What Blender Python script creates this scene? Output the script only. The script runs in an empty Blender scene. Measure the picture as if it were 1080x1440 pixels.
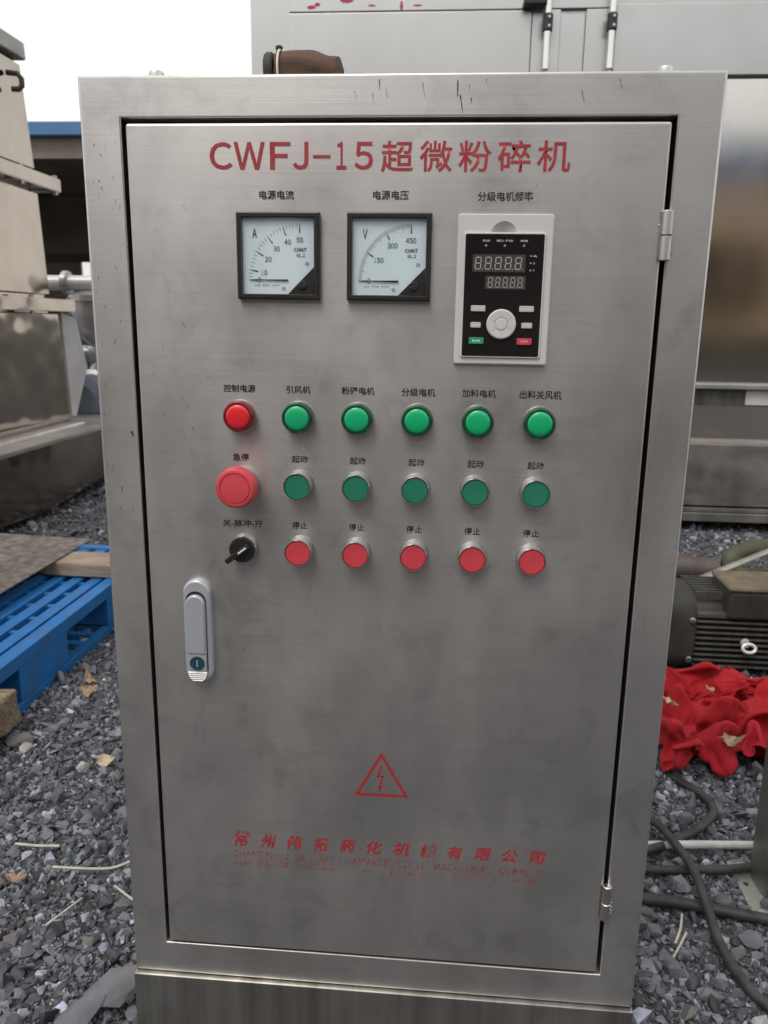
import bpy, bmesh, math, random
import numpy as np
from mathutils import Vector, Matrix, noise
R = math.radians
random.seed(7)
S = bpy.context.scene
COL = S.collection

# ------------------------------------------------------------------ camera, sky, sun, exposure
cd = bpy.data.cameras.new('camera')
cam = bpy.data.objects.new('camera', cd); COL.objects.link(cam)
cam.location = (0.06144, -0.80272, 0.88055)
cam.rotation_euler = (1.33895417, -0.01494154, 0.08198553)
cd.sensor_fit = 'VERTICAL'; cd.sensor_height = 36.0; cd.lens = 28.062
cd.clip_start = 0.02; cd.clip_end = 2000
cd.dof.use_dof = True; cd.dof.focus_distance = 0.86; cd.dof.aperture_fstop = 11.0
S.camera = cam
SUN_EL, SUN_AZ = R(56), R(207)          # azimuth measured clockwise from +Y: behind the camera, to its left
w = bpy.data.worlds.new('World'); S.world = w; w.use_nodes = True
nt = w.node_tree; nt.nodes.clear()
wo = nt.nodes.new('ShaderNodeOutputWorld'); bg = nt.nodes.new('ShaderNodeBackground')
sky = nt.nodes.new('ShaderNodeTexSky'); sky.sky_type = 'NISHITA'; sky.sun_disc = False
sky.sun_elevation = SUN_EL; sky.sun_rotation = SUN_AZ; sky.dust_density = 4.0; sky.air_density = 1.0
mixw = nt.nodes.new('ShaderNodeMix'); mixw.data_type = 'RGBA'
mixw.inputs[0].default_value = 0.80      # an even white overcast hides most of the blue
mixw.inputs[7].default_value = (9.6, 9.5, 9.25, 1)
nt.links.new(sky.outputs[0], mixw.inputs[6]); nt.links.new(mixw.outputs[2], bg.inputs[0])
bg.inputs[1].default_value = 0.112
nt.links.new(bg.outputs[0], wo.inputs[0])
sd = bpy.data.lights.new('sun', 'SUN'); sd.energy = 1.2; sd.angle = R(28); sd.color = (1, .95, .88)
sun = bpy.data.objects.new('sun', sd); COL.objects.link(sun)
sdir = Vector((math.sin(SUN_AZ) * math.cos(SUN_EL), math.cos(SUN_AZ) * math.cos(SUN_EL), math.sin(SUN_EL)))
sun.rotation_euler = sdir.to_track_quat('Z', 'Y').to_euler(); sun.location = sdir * 20
S.view_settings.view_transform = 'Standard'; S.view_settings.look = 'None'
S.view_settings.exposure = 0.27; S.view_settings.gamma = 1.0; S.view_settings.use_curve_mapping = False
S.render.engine = 'CYCLES'
S.cycles.use_denoising = True
S.cycles.max_bounces = 8; S.cycles.transparent_max_bounces = 8
S.cycles.sample_clamp_indirect = 6.0

# ------------------------------------------------------------------ materials
MATS = {}
def mat(name, col, rough=.5, metal=0.0, var=0.0, vscale=8.0, vstretch=(1, 1, 1), bump=0.0, bscale=60.0, bstretch=(1, 1, 1),
        bdist=.002, rvar=0.0, rscale=6.0, rstretch=(1, 1, 1), col2=None, aniso=0.0, arot=.25, coat=0.0, spec=.5, vdetail=5, emit=None, attr=None, lo=.35, hi=.65, b2=0.0, b2scale=3.0, b2dist=.02, trans=0.0, sheen=0.0):
    m = bpy.data.materials.new(name); m.use_nodes = True
    n = m.node_tree.nodes; l = m.node_tree.links
    b = n['Principled BSDF']
    b.inputs['Base Color'].default_value = (*col, 1); b.inputs['Roughness'].default_value = rough
    b.inputs['Metallic'].default_value = metal; b.inputs['Specular IOR Level'].default_value = spec
    b.inputs['Coat Weight'].default_value = coat; b.inputs['Coat Roughness'].default_value = .08
    b.inputs['Transmission Weight'].default_value = trans
    if sheen: b.inputs['Sheen Weight'].default_value = sheen; b.inputs['Sheen Roughness'].default_value = .6
    tc = n.new('ShaderNodeTexCoord')
    def nz(scale, stretch, detail, rough_=.6):
        mp = n.new('ShaderNodeMapping'); mp.inputs['Scale'].default_value = stretch
        t = n.new('ShaderNodeTexNoise'); t.inputs['Scale'].default_value = scale
        t.inputs['Detail'].default_value = detail; t.inputs['Roughness'].default_value = rough_
        l.new(tc.outputs['Object'], mp.inputs[0]); l.new(mp.outputs[0], t.inputs['Vector']); return t.outputs[0]
    src = None
    if attr:
        at = n.new('ShaderNodeAttribute'); at.attribute_name = attr; src = at.outputs['Color']; l.new(src, b.inputs['Base Color'])
    if var or col2:
        c2 = col2 or tuple(c * (1 - var) for c in col)
        mr = n.new('ShaderNodeMapRange'); mr.inputs[1].default_value = lo; mr.inputs[2].default_value = hi
        l.new(nz(vscale, vstretch, vdetail), mr.inputs[0])
        mx = n.new('ShaderNodeMix'); mx.data_type = 'RGBA'; l.new(mr.outputs[0], mx.inputs[0])
        if attr:
            mx.blend_type = 'MULTIPLY'; l.new(src, mx.inputs[6]); mx.inputs[7].default_value = (*c2, 1)
        else:
            mx.inputs[6].default_value = (*col, 1); mx.inputs[7].default_value = (*c2, 1)
        l.new(mx.outputs[2], b.inputs['Base Color'])
    if rvar:
        mr = n.new('ShaderNodeMapRange'); mr.inputs[1].default_value = .3; mr.inputs[2].default_value = .7
        mr.inputs[3].default_value = max(.02, rough - rvar); mr.inputs[4].default_value = rough + rvar
        l.new(nz(rscale, rstretch, 5), mr.inputs[0]); l.new(mr.outputs[0], b.inputs['Roughness'])
    prev = None
    if b2:
        bp = n.new('ShaderNodeBump'); bp.inputs['Strength'].default_value = b2; bp.inputs['Distance'].default_value = b2dist
        l.new(nz(b2scale, (1, 1, 1), 2, .4), bp.inputs['Height']); prev = bp.outputs[0]
    if bump:
        bp = n.new('ShaderNodeBump'); bp.inputs['Strength'].default_value = bump; bp.inputs['Distance'].default_value = bdist
        l.new(nz(bscale, bstretch, 6), bp.inputs['Height'])
        if prev: l.new(prev, bp.inputs['Normal'])
        prev = bp.outputs[0]
    if prev: l.new(prev, b.inputs['Normal'])
    if aniso:
        b.inputs['Anisotropic'].default_value = aniso; b.inputs['Anisotropic Rotation'].default_value = arot
        tg = n.new('ShaderNodeTangent'); tg.direction_type = 'UV_MAP'; tg.uv_map = 'UVMap'; l.new(tg.outputs[0], b.inputs['Tangent'])
    if emit:
        b.inputs['Emission Color'].default_value = (*emit[:3], 1); b.inputs['Emission Strength'].default_value = emit[3]
    MATS[name] = m
    return m

STEEL = mat('cabinet_steel', (.605, .595, .585), .37, 1.0, col2=(.535, .525, .515), vscale=6, vstretch=(1, 1, .8), rvar=.06, rscale=7, rstretch=(1, 1, .6),
            bump=.05, bscale=5, bstretch=(1.2, 1.2, 160), bdist=.0012, aniso=.65, b2=.10, b2scale=2.2, b2dist=.012, lo=.3, hi=.75)
def grain(m, amt, sc, blotch=.0):
    """fine brushing lines and handling smudges over a steel's own colour"""
    n = m.node_tree.nodes; l = m.node_tree.links; b = n['Principled BSDF']; src = b.inputs['Base Color'].links[0].from_socket
    tc = n.new('ShaderNodeTexCoord'); mp = n.new('ShaderNodeMapping'); mp.inputs['Scale'].default_value = sc; l.new(tc.outputs['Object'], mp.inputs[0])
    t = n.new('ShaderNodeTexNoise'); t.inputs['Scale'].default_value = 1; t.inputs['Detail'].default_value = 3; l.new(mp.outputs[0], t.inputs['Vector'])
    mr = n.new('ShaderNodeMapRange'); mr.inputs[1].default_value = .3; mr.inputs[2].default_value = .7; mr.inputs[3].default_value = 1 - amt; mr.inputs[4].default_value = 1 + amt
    l.new(t.outputs[0], mr.inputs[0])
    t2 = n.new('ShaderNodeTexNoise'); t2.inputs['Scale'].default_value = 16; t2.inputs['Detail'].default_value = 7; t2.inputs['Roughness'].default_value = .7; t2.inputs['Distortion'].default_value = .8
    l.new(tc.outputs['Object'], t2.inputs['Vector'])
    m2 = n.new('ShaderNodeMapRange'); m2.inputs[1].default_value = .52; m2.inputs[2].default_value = .72; m2.inputs[3].default_value = 1; m2.inputs[4].default_value = 1 - blotch
    l.new(t2.outputs[0], m2.inputs[0])
    mu = n.new('ShaderNodeMath'); mu.operation = 'MULTIPLY'; l.new(mr.outputs[0], mu.inputs[0]); l.new(m2.outputs[0], mu.inputs[1])
    vm = n.new('ShaderNodeVectorMath'); vm.operation = 'SCALE'; l.new(src, vm.inputs[0]); l.new(mu.outputs[0], vm.inputs['Scale']); l.new(vm.outputs[0], b.inputs['Base Color'])
grain(STEEL, .055, (4, 4, 620), .20)
STEELV = mat('base_steel', (.55, .535, .51), .34, 1.0, col2=(.30, .285, .25), vscale=2.2, vstretch=(14, 1, .6), rvar=.07, rscale=9,
             bump=.12, bscale=4, bstretch=(120, 1, 1), bdist=.001, aniso=.5, lo=.35, hi=.7)
PANEL = mat('panel_steel', (.54, .54, .53), .36, 1.0, var=.08, vscale=1.5, rvar=.05, bump=.03, bscale=3, bstretch=(60, 1, 1), bdist=.001)
MSTEEL = mat('machine_steel', (.66, .63, .59), .13, 1.0, col2=(.54, .51, .47), vscale=1.2, rvar=.04, rscale=2, b2=.10, b2scale=.8, b2dist=.02)
HSTEEL = mat('hopper_steel', (.41, .355, .305), .11, 1.0, col2=(.31, .26, .215), vscale=1.3, rvar=.05, rscale=2, b2=.8, b2scale=2.2, b2dist=.04)
FRAMESTEEL = mat('satin_steel', (.62, .60, .57), .4, 1.0, var=.2, vscale=7, rvar=.08, bump=.05, bscale=40)
DULLSTEEL = mat('dull_steel', (.40, .385, .36), .48, 1.0, var=.35, vscale=5, rvar=.1, bump=.1, bscale=40)
CHROME = mat('chrome', (.74, .73, .71), .2, 1.0, rvar=.05)
BOLT = mat('zinc', (.62, .62, .6), .35, 1.0, var=.3, vscale=80)
BLACK = mat('black_plastic', (.022, .021, .02), .38, var=.3, vscale=60, rvar=.08)
GAP_BLACK = mat('gap_black', (.008, .008, .008), .8)
WHITEP = mat('white_plastic', (.62, .60, .60), .42, var=.06, vscale=20)
KEYP = mat('keypad_black', (.012, .011, .012), .16, rvar=.04, spec=.5)
GREYB = mat('grey_key', (.50, .50, .48), .5)
DIAL = mat('dial_paper', (.76, .88, .93), .6, var=.04, vscale=30)
INK = mat('black_ink', (.012, .012, .014), .55, var=.4, vscale=300)
INKB = mat('dial_ink', (.03, .045, .055), .6)
TITLE = mat('title_red', (.33, .018, .030), .5, col2=(.38, .05, .06), vscale=120)
WHITEL = mat('white_ink', (.7, .7, .7), .5)
SEG = mat('unlit_segment', (.36, .34, .32), .45)
SEGBG = mat('segment_window', (.055, .05, .048), .3)
GLENS = mat('green_lens', (.004, .42, .16), .3, coat=.3, var=.08, vscale=100)
GRING = mat('green_lens_side', (.002, .055, .028), .3, coat=.4)
RLENS = mat('red_lens', (.75, .02, .03), .3, coat=.3, var=.08, vscale=100)
RRING = mat('red_lens_side', (.16, .006, .010), .3, coat=.4)
GCAP = mat('green_button', (.018, .19, .115), .42, var=.12, vscale=90)
RCAP = mat('red_button', (.60, .055, .075), .42, var=.1, vscale=90)
ESTOP = mat('estop_red', (.62, .065, .085), .45, var=.12, vscale=60)
ZINC = mat('lock_zinc', (.46, .48, .52), .36, .35, rvar=.05, coat=.25)
ZINCL = mat('lock_bright', (.70, .70, .70), .35, .4)
KEYB = mat('lock_core', (.012, .06, .09), .32, coat=.3)
RUN = mat('run_key', (.015, .30, .14), .45); STOP = mat('stop_key', (.60, .045, .09), .45)
WOOD = mat('dark_wood', (.11, .058, .032), .75, col2=(.05, .026, .015), vscale=18, vstretch=(1, 5, 5), bump=.6, bscale=50, bstretch=(.3, 3, 3))
PLANK = mat('plank_wood', (.33, .27, .21), .8, col2=(.17, .13, .095), vscale=9, vstretch=(1, 8, 8), bump=.5, bscale=30, bstretch=(.4, 5, 5))
BEAM = mat('rotten_wood', (.30, .235, .15), .85, col2=(.13, .095, .06), vscale=22, vstretch=(1, 4, 6), bump=1.0, bscale=45, bstretch=(.4, 3, 4), bdist=.006)
BLUE = mat('blue_plastic', (.004, .135, .42), .5, col2=(.018, .105, .27), vscale=14, vdetail=9, rvar=.14, bump=.1, bscale=90)
MOTOR = mat('motor_black', (.014, .014, .013), .48, col2=(.030, .029, .026), vscale=9, bump=.25, bscale=160, bdist=.001, rvar=.1)
FIN = mat('fin_dusty_highlit', (.085, .083, .078), .5, col2=(.045, .043, .040), vscale=18)  # dusty fins, colour also lightened to paint in the highlights on their tops
DUSTY = mat('dusty_black', (.018, .017, .016), .65, col2=(.060, .053, .044), vscale=7, bump=.3, bscale=90)
RUBBER = mat('cable_rubber', (.016, .016, .018), .6, col2=(.05, .05, .054), vscale=25, bump=.15, bscale=150)
OLIVE = mat('mossy_hose', (.085, .085, .05), .75, col2=(.04, .045, .02), vscale=14, bump=.4, bscale=60)
PIPE = mat('rusty_pipe', (.055, .045, .042), .6, col2=(.11, .075, .06), vscale=12, bump=.3, bscale=60)
RODW = mat('white_rod', (.55, .55, .54), .5, var=.3, vscale=30, bump=.2, bscale=90)
CLOTH = mat('red_cloth', (.35, .005, .013), .92, col2=(.31, .004, .010), vscale=9, bump=.35, bscale=420, bdist=.0012)
LEAF = mat('dry_leaf', (.40, .29, .20), .8, col2=(.20, .12, .075), vscale=40, bump=.5, bscale=70)
LEAFP = mat('pale_leaf', (.55, .47, .33), .8, col2=(.38, .29, .18), vscale=40, bump=.5, bscale=70)
STRAW = mat('straw', (.56, .535, .45), .7, var=.3, vscale=50)
STONE = mat('gravel_stone', (.1, .1, .1), .82, attr='tint', col2=(.55, .55, .56), vscale=60, bump=.5, bscale=110, bdist=.003)
ROCK = mat('slate_rock', (.148, .152, .168), .8, col2=(.080, .083, .096), vscale=14, bump=.6, bscale=60, bdist=.004)
ROCKP = mat('pale_rock', (.40, .39, .375), .8, col2=(.24, .235, .23), vscale=40, bump=.6, bscale=90, bdist=.003)
ROCKB = mat('brown_rock', (.155, .14, .138), .8, col2=(.10, .092, .095), vscale=24, bump=.6, bscale=70, bdist=.004)
GROUND = mat('gravel_bed', (.060, .060, .066), .95, col2=(.125, .123, .128), vscale=90, bump=1.0, bscale=70, bdist=.02)
ROOFB = mat('blue_roof_sheet', (.055, .16, .33), .5, var=.15, vscale=2)
SHEDIN = mat('shed_dark', (.16, .135, .115), .9, col2=(.24, .20, .17), vscale=1.5)
SHEDW = mat('shed_wall', (.11, .10, .09), .9, var=.4, vscale=.8)
TAN = mat('tan_render', (.72, .52, .33), .85, var=.2, vscale=.7)
BROWNW = mat('brown_wall', (.34, .24, .155), .85, var=.3, vscale=.6)
PUMPG = mat('pump_grey', (.50, .50, .51), .34, .6, var=.3, vscale=9)
PUMPB = mat('motor_blue_grey', (.16, .18, .24), .5, var=.3, vscale=12)
PUMPW = mat('pipe_white', (.66, .65, .66), .35, .3, var=.2, vscale=5)
STRIP = mat('dark_strip', (.055, .062, .058), .28, .2, col2=(.12, .125, .115), vscale=3, vstretch=(9, 1, 1))
PAPER = mat('paper_label', (.60, .55, .55), .6, var=.1, vscale=10)
REDP = mat('red_paint', (.45, .04, .09), .6, var=.3, vscale=40)
LACE = mat('white_cord', (.65, .62, .55), .7)
def glass_mat(name, tint, gloss, rough=.03):
    m = bpy.data.materials.new(name); m.use_nodes = True; n = m.node_tree.nodes; l = m.node_tree.links
    n.remove(n['Principled BSDF']); out = n['Material Output']
    t = n.new('ShaderNodeBsdfTransparent'); t.inputs[0].default_value = (*tint, 1)
    g = n.new('ShaderNodeBsdfGlossy'); g.inputs[0].default_value = (1, 1, 1, 1); g.inputs[1].default_value = rough
    lw = n.new('ShaderNodeLayerWeight'); lw.inputs[0].default_value = .5
    pw = n.new('ShaderNodeMath'); pw.operation = 'POWER'; pw.inputs[1].default_value = 5; l.new(lw.outputs['Facing'], pw.inputs[0])
    fr = n.new('ShaderNodeMath'); fr.operation = 'MULTIPLY_ADD'; fr.inputs[1].default_value = 1 - gloss; fr.inputs[2].default_value = gloss; l.new(pw.outputs[0], fr.inputs[0])
    mx = n.new('ShaderNodeMixShader'); l.new(fr.outputs[0], mx.inputs[0]); l.new(t.outputs[0], mx.inputs[1]); l.new(g.outputs[0], mx.inputs[2])
    l.new(mx.outputs[0], out.inputs[0]); MATS[name] = m; return m
GLASS = glass_mat('meter_glass', (.97, .98, .985), .09)
def worn_print(name, col, keep):
    m = mat(name, col, .6); n = m.node_tree.nodes; l = m.node_tree.links; b = n['Principled BSDF']
    tc = n.new('ShaderNodeTexCoord'); t = n.new('ShaderNodeTexNoise'); t.inputs['Scale'].default_value = 160; t.inputs['Detail'].default_value = 4
    mr = n.new('ShaderNodeMapRange'); mr.inputs[1].default_value = .42; mr.inputs[2].default_value = .58
    mr.inputs[3].default_value = max(0, keep - .28); mr.inputs[4].default_value = min(1, keep + .28)
    l.new(tc.outputs['Object'], t.inputs['Vector']); l.new(t.outputs[0], mr.inputs[0]); l.new(mr.outputs[0], b.inputs['Alpha']); return m
WORN = worn_print('worn_red_print', (.42, .02, .03), .86)
WORN2 = worn_print('faded_red_print', (.38, .03, .04), .34)
SCUFF = worn_print('scuff_ink', (.03, .03, .03), .62)
WARN = worn_print('warning_red', (.44, .015, .025), .85)
def dirty_sheet():
    m = mat('dirty_clear_sheet', (.085, .075, .065), .5, col2=(.23, .20, .175), vscale=38, vdetail=8, bump=.3, bscale=60); n = m.node_tree.nodes; l = m.node_tree.links; b = n['Principled BSDF']
    tc = n.new('ShaderNodeTexCoord'); t = n.new('ShaderNodeTexNoise'); t.inputs['Scale'].default_value = 7; t.inputs['Detail'].default_value = 6
    mr = n.new('ShaderNodeMapRange'); mr.inputs[1].default_value = .35; mr.inputs[2].default_value = .65; mr.inputs[3].default_value = .66; mr.inputs[4].default_value = .92
    l.new(tc.outputs['Object'], t.inputs['Vector']); l.new(t.outputs[0], mr.inputs[0]); l.new(mr.outputs[0], b.inputs['Alpha']); return m
SHEET = dirty_sheet()

# ------------------------------------------------------------------ mesh helpers
def nvec(p): return Vector((noise.noise(p), noise.noise(p + Vector((31.4, 7.7, 2.3))), noise.noise(p + Vector((-12.9, 44.1, 9.8)))))     # same on every run
def link(name, me, m, parent=None, smooth=False, uv=False):
    o = bpy.data.objects.new(name, me); COL.objects.link(o)
    if m: me.materials.append(m)
    if smooth:
        me.polygons.foreach_set('use_smooth', [True] * len(me.polygons))
        try: me.set_sharp_from_angle(angle=R(38))
        except Exception: pass
        if name != 'red_cloth':                       # keep flat faces flat beside their rounded edges
            wn_ = o.modifiers.new('weighted', 'WEIGHTED_NORMAL'); wn_.mode = 'FACE_AREA'; wn_.weight = 90; wn_.keep_sharp = True
    if uv: box_uv(me)
    if parent: o.parent = parent
    return o
def box_uv(me):
    u = me.uv_layers.new(name='UVMap')
    for p in me.polygons:
        nx, ny, nz = (abs(c) for c in p.normal)
        for li in p.loop_indices:
            c = me.vertices[me.loops[li].vertex_index].co
            u.data[li].uv = (c.x, c.z) if ny >= nx and ny >= nz else ((c.y, c.z) if nx >= nz else (c.x, c.y))
def bm_obj(name, bm, m, parent=None, smooth=False, uv=False):
    bmesh.ops.recalc_face_normals(bm, faces=bm.faces)
    me = bpy.data.meshes.new(name); bm.to_mesh(me); bm.free()
    return link(name, me, m, parent, smooth, uv)
def add_box(bm, a, b, bev=0.0, seg=2, M=None):
    r = bmesh.ops.create_cube(bm, size=1)
    vs = r['verts']
    for v in vs:
        v.co = Vector([a[i] + (v.co[i] + .5) * (b[i] - a[i]) for i in range(3)])
    if bev:
        es = list({e for v in vs for e in v.link_edges})
        rr = bmesh.ops.bevel(bm, geom=es, offset=bev, segments=seg, profile=.5, affect='EDGES')
        vs = list({v for f in rr['faces'] for v in f.verts} | {v for v in vs if v.is_valid})
    if M is not None: bmesh.ops.transform(bm, matrix=M, verts=[v for v in vs if v.is_valid])
    return vs
def box(name, a, b, m, parent=None, bev=0.0, seg=2, smooth=None, uv=False, M=None):
    bm = bmesh.new(); add_box(bm, a, b, bev, seg, M); return bm_obj(name, bm, m, parent, bev > 0 if smooth is None else smooth, uv)
def add_lathe(bm, prof, seg=40, M=None, cap=True):
    """prof: (radius, height) pairs, turned about local Z"""
    rings = []
    for r, h in prof:
        rings.append([bm.verts.new((r * math.cos(2 * math.pi * i / seg), r * math.sin(2 * math.pi * i / seg), h)) for i in range(seg)])
    for a, b in zip(rings, rings[1:]):
        for i in range(seg): bm.faces.new((a[i], a[(i + 1) % seg], b[(i + 1) % seg], b[i]))
    if cap:
        bm.faces.new(rings[0][::-1]); bm.faces.new(rings[-1])
    if M is not None: bmesh.ops.transform(bm, matrix=M, verts=[v for r in rings for v in r])
FRONT = Matrix.Rotation(R(90), 4, 'X')              # local Z -> -Y (towards the viewer)
def at(x, y, z): return Matrix.Translation((x, y, z)) @ FRONT
def lathe(name, prof, m, parent=None, M=None, seg=40, cap=True):
    bm = bmesh.new(); add_lathe(bm, prof, seg, M, cap); return bm_obj(name, bm, m, parent, True)
def add_tube(bm, pts, rad, seg=12):
    pts = [Vector(p) for p in pts]; rings = []; up = Vector((0, 0, 1)); n = None
    for i, p in enumerate(pts):
        t = (pts[min(i + 1, len(pts) - 1)] - pts[max(i - 1, 0)]).normalized()
        if n is None:
            n = t.cross(up); n = (t.cross(Vector((1, 0, 0))) if n.length < .05 else n).normalized()
        n = (n - t * n.dot(t)).normalized(); b = t.cross(n)
        r = rad(i / (len(pts) - 1)) if callable(rad) else rad
        rings.append([bm.verts.new(p + (n * math.cos(2 * math.pi * k / seg) + b * math.sin(2 * math.pi * k / seg)) * r) for k in range(seg)])
    for a, c in zip(rings, rings[1:]):
        for k in range(seg): bm.faces.new((a[k], a[(k + 1) % seg], c[(k + 1) % seg], c[k]))
    bm.faces.new(rings[0][::-1]); bm.faces.new(rings[-1])
def spline(P, n=10):
    P = [Vector(p) for p in P]; out = []
    for i in range(len(P) - 1):
        a, b, c, d = P[max(i - 1, 0)], P[i], P[i + 1], P[min(i + 2, len(P) - 1)]
        for k in range(n):
            t = k / n
            out.append(.5 * ((2 * b) + (c - a) * t + (2 * a - 5 * b + 4 * c - d) * t * t + (3 * b - a - 3 * c + d) * t ** 3))
    out.append(P[-1]); return out
def tube(name, pts, rad, m, parent=None, seg=12):
    bm = bmesh.new(); add_tube(bm, pts, rad, seg); return bm_obj(name, bm, m, parent, True)
def prism(name, poly, y0, y1, m, parent=None, bev=0.0, M=None, smooth=False, uv=False):
    """polygon in XZ, extruded along Y from y0 (front) to y1"""
    bm = bmesh.new(); f = bm.faces.new([bm.verts.new((x, y0, z)) for x, z in poly])
    r = bmesh.ops.extrude_face_region(bm, geom=[f]); ev = [v for v in r['geom'] if isinstance(v, bmesh.types.BMVert)]
    for v in ev: v.co.y = y1
    if bev:
        es = [e for e in bm.edges if all(abs(v.co.y - y0) < 1e-7 for v in e.verts)]
        bmesh.ops.bevel(bm, geom=es, offset=bev, segments=3, profile=.5, affect='EDGES')
    if M is not None: bmesh.ops.transform(bm, matrix=M, verts=bm.verts[:])
    return bm_obj(name, bm, m, parent, smooth or bev > 0, uv)
def empty(name, loc=(0, 0, 0), rz=0.0):
    o = bpy.data.objects.new(name, None); COL.objects.link(o); o.location = loc; o.rotation_euler = (0, 0, rz); o.empty_display_size = .1
    return o
def tag(o, label=None, cat=None, group=None, kind=None):
    if label: o['label'] = label
    if cat: o['category'] = cat
    if group: o['group'] = group
    if kind: o['kind'] = kind
    return o
def text_mesh(body, x0, x1, z0, z1, y, bold=0.0, shear=0.0, spacing=1.0):
    cu = bpy.data.curves.new('lettering', 'FONT'); cu.body = body; cu.size = 1; cu.offset = bold; cu.shear = shear; cu.space_character = spacing
    cu.resolution_u = 3
    o = bpy.data.objects.new('lettering', cu); COL.objects.link(o); bpy.context.view_layer.update()
    me = bpy.data.meshes.new_from_object(o.evaluated_get(bpy.context.evaluated_depsgraph_get()))
    bpy.data.objects.remove(o); bpy.data.curves.remove(cu)
    n = len(me.vertices); co = np.empty(n * 3); me.vertices.foreach_get('co', co); co = co.reshape(-1, 3)
    lo, hi = co.min(0), co.max(0); out = np.empty_like(co)
    out[:, 0] = x0 + (co[:, 0] - lo[0]) / (hi[0] - lo[0]) * (x1 - x0)
    out[:, 1] = y
    out[:, 2] = z0 + (co[:, 1] - lo[1]) / (hi[1] - lo[1]) * (z1 - z0)
    me.vertices.foreach_set('co', out.ravel()); me.materials.clear(); me.update(); return me
def text(name, body, x0, x1, z0, z1, m, parent, y=-.0024, **k):
    me = text_mesh(body, x0, x1, z0, z1, y, **k); me.name = name; return link(name, me, m, parent)
def latin(name, body, x0, x1, z0, z1, m, parent, y, **k):
    n = len(body); cw = (x1 - x0) / n; mes = []
    for i, ch in enumerate(body):
        if ch == ' ': continue
        f = chr(ord(ch) + 0xFEE0); nar = .30 if ch in '1IJ' else .08
        mes.append(text_mesh(f, x0 + (i + nar) * cw, x0 + (i + 1 - nar) * cw, z0, z1, y, **k))
    bm = bmesh.new()
    for me in mes: bm.from_mesh(me); bpy.data.meshes.remove(me)
    me = bpy.data.meshes.new(name); bm.to_mesh(me); bm.free(); return link(name, me, m, parent)
def flat(name, polys, y, m, parent):
    bm = bmesh.new()
    for q in polys: bm.faces.new([bm.verts.new((x, y, z)) for x, z in q])
    me = bpy.data.meshes.new(name); bm.to_mesh(me); bm.free(); return link(name, me, m, parent)
def stroke(a, b, w0, w1=None):
    w1 = w0 if w1 is None else w1
    d = Vector((b[0] - a[0], b[1] - a[1])).normalized(); n = Vector((-d.y, d.x))
    return [(a[0] + n.x * w0 / 2, a[1] + n.y * w0 / 2), (a[0] - n.x * w0 / 2, a[1] - n.y * w0 / 2),
            (b[0] - n.x * w1 / 2, b[1] - n.y * w1 / 2), (b[0] + n.x * w1 / 2, b[1] + n.y * w1 / 2)]

# ------------------------------------------------------------------ ground
bm = bmesh.new(); bmesh.ops.create_grid(bm, x_segments=2, y_segments=2, size=150)
tag(bm_obj('ground', bm, GROUND), kind='structure')

def hull(n, seed, flatness=1.0, jit=.35):
    rnd = random.Random(seed); b = bmesh.new()
    for i in range(n):
        v = Vector((rnd.gauss(0, 1), rnd.gauss(0, 1), rnd.gauss(0, 1))).normalized() * (1 - jit * rnd.random())
        b.verts.new((v.x, v.y * rnd.uniform(.8, 1), v.z * flatness))
    r = bmesh.ops.convex_hull(b, input=b.verts[:])
    bmesh.ops.delete(b, geom=[e for e in r['geom_interior'] if isinstance(e, bmesh.types.BMVert)], context='VERTS')
    bmesh.ops.triangulate(b, faces=b.faces[:]); b.verts.index_update()
    V = np.array([v.co[:] for v in b.verts]); F = np.array([[v.index for v in f.verts] for f in b.faces]); b.free(); return V, F

def gravel(name, spots, sizes, protos, tints, rng):
    n = len(spots); which = rng.integers(0, len(protos), n); Vs, Fs, Cs = [], [], []; base = 0
    for k, (V, F) in enumerate(protos):
        idx = np.nonzero(which == k)[0]
        if not len(idx): continue
        q = rng.normal(size=(len(idx), 4)); q[:, 1:3] *= .55; q /= np.linalg.norm(q, axis=1)[:, None]
        a, b, c, d = q.T
        Rm = np.stack([np.stack([1 - 2 * (c * c + d * d), 2 * (b * c - a * d), 2 * (b * d + a * c)], -1),
                       np.stack([2 * (b * c + a * d), 1 - 2 * (b * b + d * d), 2 * (c * d - a * b)], -1),
                       np.stack([2 * (b * d - a * c), 2 * (c * d + a * b), 1 - 2 * (b * b + c * c)], -1)], 1)
        W = np.einsum('nij,vj->nvi', Rm, V) * sizes[idx][:, None, None] + spots[idx][:, None, :]
        Vs.append(W.reshape(-1, 3)); Cs.append(np.repeat(tints[idx], len(V), 0))
        Fs.append((F[None] + (np.arange(len(idx)) * len(V))[:, None, None] + base).reshape(-1, 3)); base += len(idx) * len(V)
    V = np.concatenate(Vs); F = np.concatenate(Fs); C = np.concatenate(Cs)
    me = bpy.data.meshes.new(name); me.vertices.add(len(V)); me.vertices.foreach_set('co', V.astype(np.float32).ravel())
    me.loops.add(F.size); me.loops.foreach_set('vertex_index', F.astype(np.int32).ravel())
    me.polygons.add(len(F)); me.polygons.foreach_set('loop_start', np.arange(0, F.size, 3, dtype=np.int32))
    me.shade_flat(); me.update(calc_edges=True)
    ca = me.color_attributes.new('tint', 'FLOAT_COLOR', 'POINT'); ca.data.foreach_set('color', np.c_[C, np.ones(len(C))].astype(np.float32).ravel())
    return link(name, me, STONE)
rng = np.random.default_rng(5)
def stone_tints(n):
    v = rng.lognormal(-1.95, .50, n).clip(.04, .5)
    pale = rng.random(n) < .035; v[pale] = rng.uniform(.35, .6, pale.sum())
    warm = rng.normal(0, .045, n)
    return np.stack([v * (.965 + warm * .8), v, v * (1.16 - warm)], -1).clip(.02, .8)
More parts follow.
